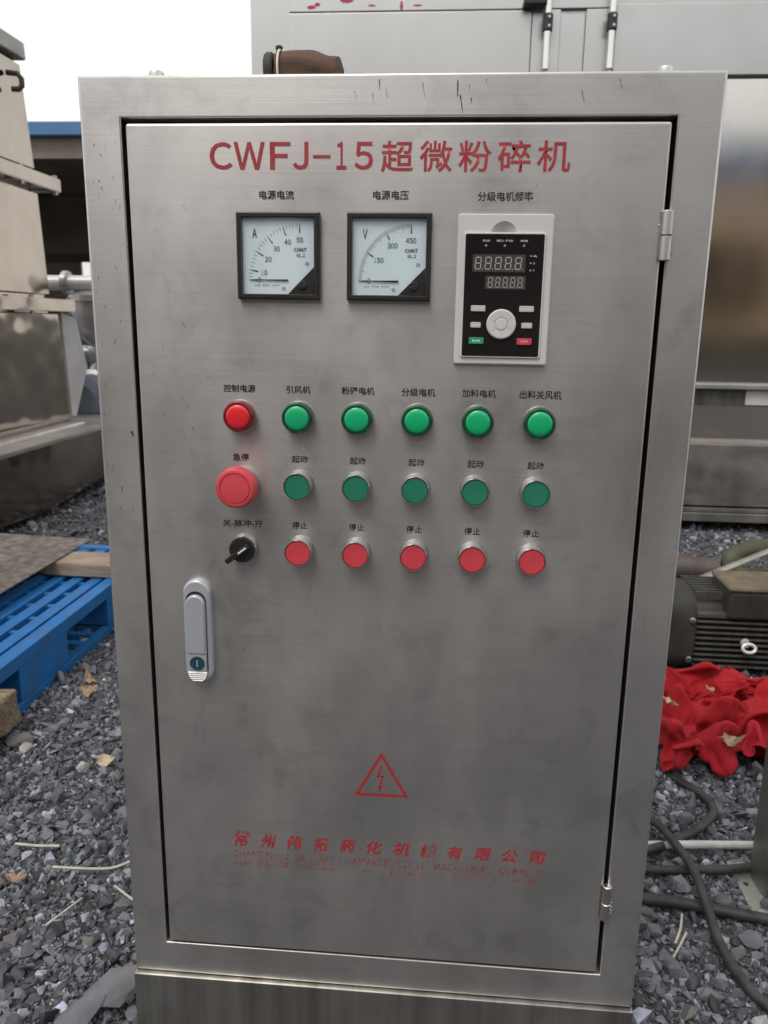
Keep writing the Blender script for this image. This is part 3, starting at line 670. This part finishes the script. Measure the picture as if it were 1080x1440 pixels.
# ------------------------------------------------------------------ hopper machine on the left
HO = (-2.0, 2.7, 0)
HOP = empty('steel_hopper', HO); tag(HOP, 'tall tapered stainless hopper with flange bands on a long steel skirt', 'hopper')
def hmesh(name, secs, m, par=HOP, bev=.004, seg=2):
    """secs: (z, x0, x1, y0, y1) rectangles stacked upward"""
    bm = bmesh.new(); rows = []
    for z, x0, x1, y0, y1 in secs:
        rows.append([bm.verts.new((x - HO[0], y - HO[1], z)) for x, y in ((x0, y0), (x1, y0), (x1, y1), (x0, y1))])
    for a, b in zip(rows, rows[1:]):
        for i in range(4): bm.faces.new((a[i], a[(i + 1) % 4], b[(i + 1) % 4], b[i]))
    bm.faces.new(rows[0][::-1]); bm.faces.new(rows[-1])
    if bev: bmesh.ops.bevel(bm, geom=bm.edges[:], offset=bev, segments=seg, affect='EDGES')
    return bm_obj(name, bm, m, par, True)
hmesh('lower_chamber', [(.335, -3.0, -2.0, 1.7, 3.44), (.93, -3.0, -2.0, 1.7, 3.385)], HSTEEL, bev=.028, seg=5)
hmesh('upper_chamber', [(.975, -2.98, -2.01, 1.72, 3.335), (1.51, -2.9, -2.01, 1.78, 3.29)], HSTEEL, bev=.028, seg=5)
hmesh('feed_chamber', [(1.57, -2.9, -2.01, 1.78, 3.285), (2.07, -2.85, -2.01, 1.9, 3.215)], HSTEEL, bev=.028, seg=5)
hmesh('lid', [(2.071, -2.86, -1.995, 1.88, 3.23), (2.145, -2.86, -1.995, 1.88, 3.222)], DULLSTEEL)
for z0, z1, y1 in ((.918, .978, 3.475), (1.508, 1.572, 3.41)):
    fl = hmesh('flange_band', [(z0, -3.05, -1.955, 1.65, y1), (z1, -3.05, -1.955, 1.65, y1)], HSTEEL)
    for yy in (2.2, 2.65, 3.05, y1 - .03):
        lathe('flange_bolt', ((.012, z0 - .014), (.012, z1 + .014)), BOLT, fl, Matrix.Translation((-1.972 - HO[0], yy - HO[1], 0)), 10)
tube('hook', [(.02, .345, 1.90), (.05, .35, 1.90), (.065, .355, 1.915), (.065, .355, 1.945), (.05, .35, 1.965), (.0, .345, 1.97)], .012, DUSTY, HOP, 10)
# long skirt with a warped lower edge and a folded top ledge
bm = bmesh.new(); n = 40; top, bot = [], []
for i in range(n + 1):
    y = 1.5 + 2.2 * i / n
    top.append(bm.verts.new((-1.735 - HO[0], y - HO[1], .325)))
    bot.append(bm.verts.new((-1.735 - HO[0] + .012 * math.sin(y * 5), y - HO[1], .055 + .02 * math.sin(y * 4.2 + .6))))
for i in range(n): bm.faces.new((top[i], top[i + 1], bot[i + 1], bot[i]))
r = bmesh.ops.extrude_face_region(bm, geom=bm.faces[:])
for v in r['geom']:
    if isinstance(v, bmesh.types.BMVert): v.co.x -= .006
bm_obj('skirt', bm, HSTEEL, HOP, True)
hmesh('ledge', [(.318, -3.1, -1.733, 1.5, 3.7), (.340, -3.1, -1.733, 1.5, 3.7)], FRAMESTEEL)
hmesh('ledge_rail', [(.340, -1.92, -1.86, 1.6, 3.3), (.352, -1.915, -1.865, 1.62, 3.28)], FRAMESTEEL, bev=.002)
for y in (1.6, 2.7, 3.6): box('foot', (.16, y - 2.7 - .04, -.005), (.24, y - 2.7 + .04, .319), DULLSTEEL, HOP, .003)
box('foot', (-1.0, -1.0, -.005), (-.92, .9, .319), DULLSTEEL, HOP, .003)
bm = bmesh.new()
vs = [bm.verts.new((x - HO[0], y - HO[1], z)) for x, y, z in ((-2.0, 3.40, .915), (-1.97, 3.50, .88), (-1.96, 3.58, .62), (-1.99, 3.47, .36), (-2.0, 3.44, .36))]
bm.faces.new(vs); r = bmesh.ops.extrude_face_region(bm, geom=bm.faces[:])
for v in r['geom']:
    if isinstance(v, bmesh.types.BMVert): v.co.x -= .05
bm_obj('end_plate', bm, PUMPW, HOP)

# pump and pipework beyond the hopper
PU = empty('pump', (-2.1, 4.1, 0)); tag(PU, 'grey pump with white pipe and finned blue-grey motor beyond the hopper', 'pump')
lathe('pipe', ((.044, -.45), (.044, .55)), PUMPW, PU, Matrix.Translation((0, -.08, 1.09)) @ Matrix.Rotation(R(90), 4, 'Y'), 28)
lathe('pipe_flange', ((.07, -.0), (.07, .03)), PUMPG, PU, Matrix.Translation((-.17, -.08, 1.09)) @ Matrix.Rotation(R(90), 4, 'Y'), 28)
lathe('vessel', ((.06, .72), (.11, .76), (.155, .84), (.16, .98), (.175, .985), (.175, 1.02), (.12, 1.045), (.05, 1.06)), PUMPG, PU, None, 36)
lathe('neck', ((.09, .55), (.07, .60), (.07, .74)), PUMPG, PU, None, 28)
lathe('hub', ((.05, -.2), (.05, -.08), (.085, -.07), (.085, .1)), PUMPG, PU, Matrix.Translation((.02, 0, .67)) @ Matrix.Rotation(R(90), 4, 'Y'), 24)
lathe('motor_body', ((.10, -.12), (.165, -.12), (.185, -.10), (.185, -.06), (.165, -.055), (.165, .30), (.12, .34)), PUMPB, PU, at(.0, -.05, .395), 40)
lathe('fan_cowl', ((.188, .09), (.19, .125), (.16, .15), (.150, .150), (.148, .135), (.03, .128)), PUMPG, PU, at(.0, -.05, .395), 40)
for k in range(7):
    a = 2 * math.pi * k / 7; tube('fan_blade', [(.03 * math.cos(a), -.19, .395 + .03 * math.sin(a)), (.145 * math.cos(a), -.195, .395 + .145 * math.sin(a))], .012, PUMPB, PU, 8)
box('mount', (-.16, -.2, -.01), (.16, .2, .225), PUMPG, PU, .01)

# ------------------------------------------------------------------ open shed far behind on the left
SH = empty('open_shed', (-6.5, 12, 0)); tag(SH, 'dark open-sided shed with a blue sheet metal roof edge behind the hopper', 'shed')
box('roof_edge', (-7, -.10, 3.60), (7.5, .05, 3.80), ROOFB, SH, .02)
box('roof', (-7, .051, 3.72), (7.5, 7, 3.78), ROOFB, SH); box('dark_underside', (-6.99, .052, 3.682), (7.49, 6.99, 3.719), SHEDIN, SH)  # dark board added under the blue sheets to darken their underside
box('back_wall', (-7, 6.5, 0), (7.5, 6.7, 3.68), SHEDIN, SH)
for x0, x1 in ((-6.95, -6.8), (7.2, 7.4)): box('side_wall', (x0, .2, 0), (x1, 6.5, 3.67), SHEDW, SH)
box('front_beam', (-6.79, .06, 3.30), (7.19, .19, 3.595), SHEDIN, SH)
for x in (-4.5, -1.4, 1.9, 4.8): box('post', (x, .06, -.01), (x + .16, .2, 3.299), SHEDIN, SH, .01)
for z in (1.1, 2.2): box('wall_rail', (-6.7, 6.40, z), (7.1, 6.499, z + .18), SHEDW, SH)
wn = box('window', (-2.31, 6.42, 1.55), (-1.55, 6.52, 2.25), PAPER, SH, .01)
box('pane', (-2.25, 6.405, 1.60), (-1.61, 6.419, 2.19), mat('daylight_glow', (.75, .76, .72), .4, emit=(1, .98, .9, .65)), wn)  # pane glows of its own, standing in for daylight through the opening
# workshop facing the cabinet, seen only as reflections in the steel
WK = empty('workshop', (0, -9, 0)); tag(WK, 'long tan workshop with blue roof edge mirrored in the steel panels', 'workshop')
box('wall', (-14, -.3, 2.45), (14, 0, 3.42), TAN, WK); box('sill_wall', (-14, -.3, .851), (14, 0, 1.12), TAN, WK); box('plinth', (-14, -.3, -.01), (14, .02, .85), SHEDW, WK)
box('roof_edge', (-14.3, -.4, 3.421), (14.3, .35, 4.05), ROOFB, WK, .03); box('roof', (-14.3, -7, 3.95), (14.3, -.401, 4.05), ROOFB, WK)
box('inner_wall', (-14, -5, 0), (14, -4.8, 3.94), BROWNW, WK)
for k in range(8): box('pillar', (-14 + k * 3.95, -.29, 1.121), (-13.65 + k * 3.95, -.01, 2.449), TAN, WK)

# ------------------------------------------------------------------ blue pallet, plank, clear sheet, beam
PAX, PAY = -.885, .40
PL = empty('plastic_pallet', (PAX, PAY, 0)); tag(PL, 'blue plastic pallet with slotted deck lying on the gravel', 'pallet')
def pb(name, a, b, bev=.003, par=PL): return box(name, a, b, BLUE, par, bev)
L, Wd, T = 1.3, 1.05, .142
pb('top_rim', (-.038, 0, .108), (0, L, T)); pb('top_rim', (-Wd, 0, .108), (-Wd + .038, L, T))
pb('top_rim', (-Wd + .039, 0, .108), (-.039, .04, T)); pb('top_rim', (-Wd + .039, L - .04, .108), (-.039, L, T))
for k in range(17):
    x = -.0395 - (k + .5) * (Wd - .079) / 17
    pb('deck_slat', (x - .017, .041, .112), (x + .017, L - .041, T - .004), .002)
for k in range(13):
    y = .041 + (k + .5) * (L - .082) / 13; pb('deck_rib', (-Wd + .039, y - .008, .106), (-.039, y + .008, T - .010), 0)
for y0, y1 in ((0, .14), (.40, .632), (.875, 1.10), (1.2, 1.299)):
    for x0 in (0, -.46, -.92): pb('block', (x0 - .13, y0, .026), (x0 - .0015, y1, .1079), .004)
for x0 in (0, -.46, -.92): pb('runner_edge', (x0 - .024, 0, 0), (x0, L, .0258), .003); pb('runner_edge', (x0 - .13, 0, 0), (x0 - .106, L, .0258), .003)
for x0 in (0, -.46, -.92):
    for k in range(20): pb('runner_rung', (x0 - .1055, .02 + k * .066, .002), (x0 - .0245, .045 + k * .066, .022), 0)
pk = empty('wooden_plank', (-.93, 1.42, .1425)); tag(pk, 'weathered wooden plank with a rounded end lying across the blue pallet', 'plank')
out = [(-.215, -.01), (-.205, -.04), (-.18, -.058), (-.10, -.064), (.30, -.066), (.30, .066), (-.10, .064), (-.17, .055), (-.20, .03)]
bm = bmesh.new(); f = bm.faces.new([bm.verts.new((x, y, .0405)) for x, y in out]); r = bmesh.ops.extrude_face_region(bm, geom=[f])
for v in r['geom']:
    if isinstance(v, bmesh.types.BMVert): v.co.z = 0
bmesh.ops.bevel(bm, geom=bm.edges[:], offset=.003, segments=2, affect='EDGES'); bm_obj('board', bm, PLANK, pk, True)
bm = bmesh.new(); n = 14
g = [[bm.verts.new((-.98 + .98 * i / n, -.55 + 1.15 * j / n, .012 * math.sin(j * .5) * (1 - i / n) + .02 * (1 - i / n))) for j in range(n + 1)] for i in range(n + 1)]
for i in range(n):
    for j in range(n): bm.faces.new((g[i][j], g[i + 1][j], g[i + 1][j + 1], g[i][j + 1]))
r = bmesh.ops.extrude_face_region(bm, geom=bm.faces[:])
for v in r['geom']:
    if isinstance(v, bmesh.types.BMVert): v.co.z += .0035
o = bm_obj('clear_sheet', bm, SHEET, None, True); o.location = (-1.075, 1.0, .186); o.rotation_euler = (0, 0, 0)
tag(o, 'thin dirty see-through brown plastic sheet lying over the plank and pallet', 'plastic sheet')
be = empty('wooden_beam', (-.86, .66, .03)); tag(be, 'rough rotten wooden beam end poking out of the blue pallet', 'beam')
bm = bmesh.new(); add_box(bm, (-.60, -.085, .0), (.02, .05, .076), .008, 3); bmesh.ops.subdivide_edges(bm, edges=bm.edges[:], cuts=4, use_grid_fill=True)
for v in bm.verts: v.co += nvec(v.co * 28) * .007
o = bm_obj('timber', bm, BEAM, be, True)

# ------------------------------------------------------------------ right side: motor, pipe, hose, bar, post, cables, cloth
MO = empty('electric_motor', (.70, 1.29, 0)); tag(MO, 'black finned electric motor lying behind the red cloth', 'motor')
def profile(r, zc, sq=.72, n=40):
    out = []
    for k in range(n):
        a = 2 * math.pi * k / n; c, s = math.cos(a), math.sin(a); e = 2 / 3.4
        out.append((r * math.copysign(abs(c) ** e, c), zc + r * math.copysign(abs(s) ** e, s)))
    return out
def xprism(name, secs, m, par, n=40):
    bm = bmesh.new(); rows = []
    for x, r in secs: rows.append([bm.verts.new((x, y, z)) for y, z in profile(r, .110, n=n)])
    for a, b in zip(rows, rows[1:]):
        for i in range(n): bm.faces.new((a[i], a[(i + 1) % n], b[(i + 1) % n], b[i]))
    bm.faces.new(rows[0]); bm.faces.new(rows[-1][::-1]); return bm_obj(name, bm, m, par, True)
xprism('body', [(.0, .090), (.42, .090)], MOTOR, MO)
xprism('fan_cowl', [(-.19, .05), (-.188, .094), (-.175, .105), (-.03, .108), (.0, .108), (.014, .105), (.014, .085)], DUSTY, MO)
xprism('end_shield', [(.40, .085), (.401, .105), (.43, .105), (.46, .06), (.50, .045)], MOTOR, MO)
fm = None
for k in range(9):                                        # fins on the near side
    z = .030 + k * .0150
    if fm is None: f = box('fin', (.0145, -.110, -.0022), (.4, -.085, .0022), FIN, MO, .0008); fm = f.data
    else: f = bpy.data.objects.new('fin', fm); COL.objects.link(f); f.parent = MO
    f.location = (0, 0, z)
box('top_ledge', (.0145, -.107, .160), (.4, -.080, .172), FIN, MO, .002)
for k in range(7):
    f = box('fin', (.0145, -.065 + k * .022 - .0022, .195), (.4, -.065 + k * .022 + .0022, .218), FIN, MO, .0008)
for z in (.152, .046): lathe('bolt', ((.008, 0), (.008, .006), (.005, .008)), BOLT, MO, at(.002, -.105, z), 12)
tube('eye_bolt', [(.145 + .016 * math.cos(a), -.122 + .004 * math.sin(a), .088 + .010 * math.sin(a)) for a in (2 * math.pi * k / 20 for k in range(21))], .0045, ZINCL, MO, 10)
lathe('eye_shank', ((.009, 0), (.009, .012), (.012, .014), (.010, .024)), ZINCL, MO, at(.138, -.095, .098), 14)
TB = box('terminal_box', (.085, -.118, .160), (.26, .03, .238), DUSTY, MO, .012, 3)
box('box_lid', (.081, -.122, .234), (.264, .034, .249), mat('muddy_lid', (.16, .13, .085), .85, col2=(.09, .075, .05), vscale=22, bump=.5, bscale=60), TB, .008, 3)
for x in (.06, .32): box('foot', (x, -.12, -.005), (x + .06, .12, .03), MOTOR, MO, .004)

o = tube('steel_pipe', [(.30, 2.0, .046), (.70, 2.0, .047), (1.03, 2.0, .048)], .042, PIPE, None, 24); tag(o, 'dark rusty steel pipe lying on the gravel behind the motor', 'pipe')
o.data.update()
o = tube('rubber_hose', spline([(2.3, 2.12, .032), (1.7, 2.08, .09), (1.25, 2.03, .128), (1.12, 2.01, .118), (1.075, 1.995, .092), (1.072, 1.985, .06), (1.11, 1.975, .038), (1.25, 1.96, .036), (1.7, 1.97, .033), (2.2, 1.99, .032)], 8), .030, OLIVE, None, 20)
tag(o, 'thick mossy olive hose bent back on itself beside the pipe', 'hose')
# steel angle bar leaning across the motor
bm = bmesh.new(); a = Vector((.853, 1.875, .002)); b = Vector((1.53, 1.90, .325)); d = (b - a).normalized(); sd_ = d.cross(Vector((0, 0, 1))).normalized(); up = sd_.cross(d)
prof = [(-.009, 0), (.009, 0), (.009, .003), (-.006, .003), (-.006, .013), (-.009, .013)]
rows = [[bm.verts.new(p + sd_ * u + up * (v - .0)) for u, v in prof] for p in (a, b)]
for i in range(6): bm.faces.new((rows[0][i], rows[0][(i + 1) % 6], rows[1][(i + 1) % 6], rows[1][i]))
bm.faces.new(rows[0][::-1]); bm.faces.new(rows[1]); o = bm_obj('angle_bar', bm, FRAMESTEEL); tag(o, 'bright thin steel angle bar slanting up behind the motor', 'steel bar')
o = box('timber_block', (1.44, 1.80, -.005), (1.60, 1.935, .296), PLANK, None, .01); tag(o, 'rough timber block propping the far end of the angle bar', 'wood block')
PO = empty('steel_post', (.615, .355, 0)); tag(PO, 'square steel post on a pale base plate beside the black cables', 'post')
box('tube', (-.035, -.035, .008), (.035, .035, .82), DULLSTEEL, PO, .004); box('base_plate', (-.062, -.062, .0), (.062, .062, .0085), mat('pale_plate', (.36, .37, .34), .55, .6, var=.3, vscale=20), PO, .002)
bm = bmesh.new()
for k in range(14): bmesh.ops.create_icosphere(bm, subdivisions=1, radius=.0045, matrix=Matrix.Translation((-.035 + k * .005, -.0365, .009)))
bm_obj('weld_bead', bm, BOLT, PO, True)
def cable(name, pts, rad, m, lab, cat='cable', n=8, grp=None):
    o = tube(name, spline(pts, n), rad, m, None, 14); tag(o, lab, cat, grp); return o
cable('power_cable', [(.505, .76, .004), (.533, .675, .006), (.566, .603, .016), (.572, .546, .018), (.532, .490, .020), (.477, .445, .022), (.40, .405, .020), (.25, .36, .018)], .0078, RUBBER, 'dark rubber cable curling out from under the red cloth')
cable('power_cable', [(.33, .56, .014), (.40, .50, .02), (.44, .458, .046), (.470, .397, .036), (.474, .330, .042), (.470, .273, .046), (.473, .203, .026), (.486, .141, .020), (.512, .095, .018), (.60, .0, .016), (.8, -.2, .016)], .0074, RUBBER, 'dark rubber cable running down across the two level cables')
cable('power_cable', [(.20, .36, .016), (.411, .367, .017), (.50, .376, .017), (.56, .384, .018), (.70, .43, .016), (.9, .50, .016)], .0072, RUBBER, 'straight dark cable passing behind the steel post')
cable('power_cable', [(.20, .33, .016), (.33, .302, .018), (.387, .295, .019), (.468, .287, .018), (.566, .268, .018), (.70, .25, .016), (1.0, .22, .016)], .0086, RUBBER, 'dark cable passing in front of the steel post')
o = tube('white_rod', [(.34, .418, .022), (.42, .425, .022), (.51, .434, .023), (.61, .444, .022), (.80, .462, .022)], .0068, RODW, None, 12); tag(o, 'thin white rod lying on the gravel behind the steel post', 'rod')

# red cloth: dropped as a wavy slack sheet and left to settle into a crumpled heap
def settle_cloth():
    helpers = []
    def collider(bm):
        me = bpy.data.meshes.new('collider'); bm.to_mesh(me); bm.free(); o = bpy.data.objects.new('collider', me); COL.objects.link(o)
        o.modifiers.new('collision', 'COLLISION'); o.collision.thickness_outer = .004; o.collision.cloth_friction = 14; helpers.append(o)
    b = bmesh.new(); bmesh.ops.create_grid(b, x_segments=1, y_segments=1, size=2)
    for v in b.verts: v.co.z = .008
    collider(b)
    for c, r, q in (((.72, 1.03, .0), .11, (1.2, .6, .70)), ((.60, .88, .0), .07, (1.3, 1, .75)), ((.80, .88, .0), .09, (1.4, 1, .60)), ((.64, .74, .0), .05, (1.8, 1, .7))):
        b = bmesh.new(); bmesh.ops.create_icosphere(b, subdivisions=2, radius=r)
        for v in b.verts: v.co = Vector((v.co.x * q[0] + c[0], v.co.y * q[1] + c[1], v.co.z * q[2] + c[2]))
        collider(b)
    b = bmesh.new(); add_box(b, (.5, 1.155, 0), (1.3, 1.4, .25)); collider(b)
    nx, ny = 80, 66; b = bmesh.new(); rows = []
    for j in range(ny + 1):
        row = []
        for i in range(nx + 1):
            u, v = i / nx, j / ny; q = nvec(Vector((u * 2.2, v * 2.2, 4.1)))
            row.append(b.verts.new((.43 + .74 * u + .05 * q.x, .645 + .49 * v + .05 * q.y,
                                    .17 + .036 * math.sin((u * 1.2 + v * .7) * 19 + q.x * 9) + .028 * math.sin((v * 1.2 - u * .9) * 27 + q.y * 10) + .03 * q.z)))
        rows.append(row)
    for j in range(ny):
        for i in range(nx): b.faces.new((rows[j][i], rows[j][i + 1], rows[j + 1][i + 1], rows[j + 1][i]))
    me = bpy.data.meshes.new('red_cloth'); b.to_mesh(me); b.free(); o = bpy.data.objects.new('red_cloth', me); COL.objects.link(o)
    o.shape_key_add(name='Basis'); rest = o.shape_key_add(name='rest')       # flat and larger: the slack becomes folds
    for j in range(ny + 1):
        for i in range(nx + 1): rest.data[j * (nx + 1) + i].co = (i / nx * 1.26, j / ny * .92, 0)
    m = o.modifiers.new('cloth', 'CLOTH'); c = m.settings; c.rest_shape_key = rest
    c.quality = 5; c.mass = .3; c.tension_stiffness = c.compression_stiffness = 12; c.shear_stiffness = 4; c.bending_stiffness = .015; c.air_damping = 1.2
    c.tension_damping = c.compression_damping = 8
    k = m.collision_settings; k.use_self_collision = True; k.self_distance_min = .005; k.distance_min = .005; k.collision_quality = 2
    for f in range(1, 43): S.frame_set(f)
    out = bpy.data.meshes.new_from_object(o.evaluated_get(bpy.context.evaluated_depsgraph_get()))
    for h in helpers + [o]: bpy.data.objects.remove(h)
    S.frame_set(1)
    return out
hidden = [o for o in COL.objects if o.type == 'MESH' and len(o.data.vertices) > 100000]
for o in hidden: COL.objects.unlink(o)                   # keep the settling quick
cm = settle_cloth()
for o in hidden: COL.objects.link(o)
cm.name = 'red_cloth'; cm.materials.clear(); o = link('red_cloth', cm, CLOTH, None, True)
md = o.modifiers.new('smooth', 'SUBSURF'); md.levels = 1; md.render_levels = 2
md = o.modifiers.new('thickness', 'SOLIDIFY'); md.thickness = .0025
tag(o, 'crumpled bright red cloth heaped on the gravel in front of the motor', 'cloth')
CLV = [v.co.copy() for v in cm.vertices]
def cloth_top(x, y): return max([v.z for v in CLV if abs(v.x - x) < .012 and abs(v.y - y) < .012] or [.02]) + .013

# ------------------------------------------------------------------ leaves, straws, larger stones
def leaf(loc, size, rz, m, lab, seed, tilt=(0, 0)):
    rr = random.Random(seed); bm = bmesh.new(); n = 18; c = bm.verts.new((0, 0, .002)); ring = []; mid = []
    for k in range(n):
        a = 2 * math.pi * k / n; rad = (.62 + .38 * abs(math.cos(a * 1.5))) * rr.uniform(.6, 1.1)
        x, y = rad * math.cos(a) * 1.1, rad * math.sin(a) * .75
        ring.append(bm.verts.new((x, y, .45 * (x * x) * rr.uniform(.3, 1.5) + .30 * rr.random())))
        mid.append(bm.verts.new((x * .5, y * .5, .06 * rr.random() + abs(y) * .12)))
    for k in range(n):
        bm.faces.new((c, mid[k], mid[(k + 1) % n])); bm.faces.new((mid[k], ring[k], ring[(k + 1) % n], mid[(k + 1) % n]))
    bmesh.ops.scale(bm, vec=(size, size, size), verts=bm.verts[:])
    o = bm_obj('dry_leaf', bm, m); o.location = loc; o.rotation_euler = (tilt[0], tilt[1], rz)
    sm = o.modifiers.new('thickness', 'SOLIDIFY'); sm.thickness = .0006
    tag(o, lab, 'leaf'); return o
leaf((-.775, .885, .018), .031, .9, LEAF, 'large curled tan leaf on the gravel beside the blue pallet', 1, (.5, .2))
leaf((-.790, .935, .020), .022, 2.4, LEAF, 'small tan leaf scrap touching the large curled leaf by the pallet', 2, (.2, -.3))
leaf((-.600, .592, .018), .021, .4, LEAFP, 'pale curled leaf on the gravel near the cabinet side', 3, (.6, 0))
leaf((-.600, .245, .014), .018, .9, LEAF, 'pinkish tan leaf lying near the pale straws', 4, (.3, .2))
leaf((.545, .815, cloth_top(.545, .815)), .030, 2.2, LEAFP, 'pale leaf resting on the edge of the red cloth near the cabinet', 5, (.5, -.3))
leaf((.640, .690, cloth_top(.640, .690)), .026, .2, LEAF, 'torn tan leaf on the lower front of the red cloth', 6, (.4, .0))
leaf((.675, .930, cloth_top(.675, .930)), .017, .8, LEAF, 'small brown leaf on the top folds of the red cloth', 7, (.5, .2))
def straw(pts, r, lab): return tag(tube('straw', spline(pts, 4), r, STRAW, None, 6), lab, 'straw')
straw([(-.640, .322, .020), (-.60, .318, .022), (-.565, .325, .019)], .0022, 'short thick pale straw lying flat on the left gravel')
straw([(-.550, .272, .020), (-.50, .268, .024), (-.455, .276, .022), (-.43, .292, .024)], .0020, 'long forked-looking pale straw beside the cabinet')
straw([(-.430, .232, .026), (-.40, .215, .022), (-.372, .200, .020)], .0019, 'slanting pale straw touching the cabinet side')
straw([(-.470, .205, .022), (-.478, .178, .026), (-.500, .150, .018)], .0015, 'thin curved straw pointing towards the slate slab')
straw([(.437, .262, .022), (.425, .228, .024), (.412, .205, .018)], .0018, 'pale straw slanting below the level black cable')
straw([(.432, .222, .024), (.418, .200, .022), (.402, .178, .018)], .0016, 'shorter pale straw beneath the other slanting straw')
def rock(name, loc, size, seed, m, lab, rz=0, grp=None, n=26, sub=True):
    V, F = hull(n, seed, 1.0, .22); me = bpy.data.meshes.new(name)
    me.from_pydata([(v[0] * size[0], v[1] * size[1], v[2] * size[2]) for v in V], [], F.tolist()); me.update()
    o = link(name, me, m); o.location = loc; o.rotation_euler = (0, 0, rz); tag(o, lab, 'stone', grp); return o
sl = rock('slate_stone', (-.345, .046, .034), (.058, .036, .011), 905, ROCK, 'large flat slate slab leaning against the cabinet base', .45, None, 20); sl.rotation_euler = (R(16), R(-16), .5)
sl = rock('slate_stone', (-.378, .012, .022), (.040, .026, .010), 911, ROCK, 'smaller flat slate piece under the slab at the cabinet base', .3, None, 18); sl.rotation_euler = (R(10), R(-12), .7)
rock('stone', (-.815, .655, .012), (.034, .028, .020), 501, ROCKB, 'brownish stone at the foot of the blue pallet', .4)
rock('stone', (-.790, .630, .012), (.020, .016, .013), 502, ROCKP, 'pale stone leaning on the brownish stone by the pallet', 1.4)
rock('stone', (-.640, .575, .012), (.015, .013, .012), 503, ROCKP, 'single bright white stone near the pale curled leaf', .2)
rr = random.Random(77); placed = []
bigs = [(-.735, .36), (-.66, .42), (-.56, .415), (-.50, .44), (-.70, .52), (-.58, .50), (-.48, .36), (-.63, .24), (-.54, .13), (-.47, .10), (-.60, .06), (-.41, .21), (-.43, .14), (-.70, .14),
        (-.66, .80), (-.72, .74), (-.60, .70), (-.52, .62), (-.55, .80), (-.83, .58), (.46, .58), (.43, .53), (.60, .56), (.68, .54), (.39, .245), (.42, .225), (.40, .165), (.53, .235), (.50, .205), (.60, .22),
        (.44, .125), (.40, .095), (.55, .16), (.37, .145), (.46, .06), (.41, .345), (.52, .32), (.46, .315), (.62, .12), (.385, .05)]
for i, (x, y) in enumerate(bigs):
    s = rr.uniform(.012, .026); br = rr.random() < .2
    rock('stone', (x, y, s * .35), (s, s * rr.uniform(.6, .95), s * rr.uniform(.4, .65)), 600 + i, ROCKB if br else ROCK,
         'larger brownish angular stone lying loose in the gravel' if br else 'larger dark grey angular stone lying loose in the gravel', rr.uniform(0, 6), 'larger brownish stones in the gravel' if br else 'larger dark grey stones in the gravel', 13)
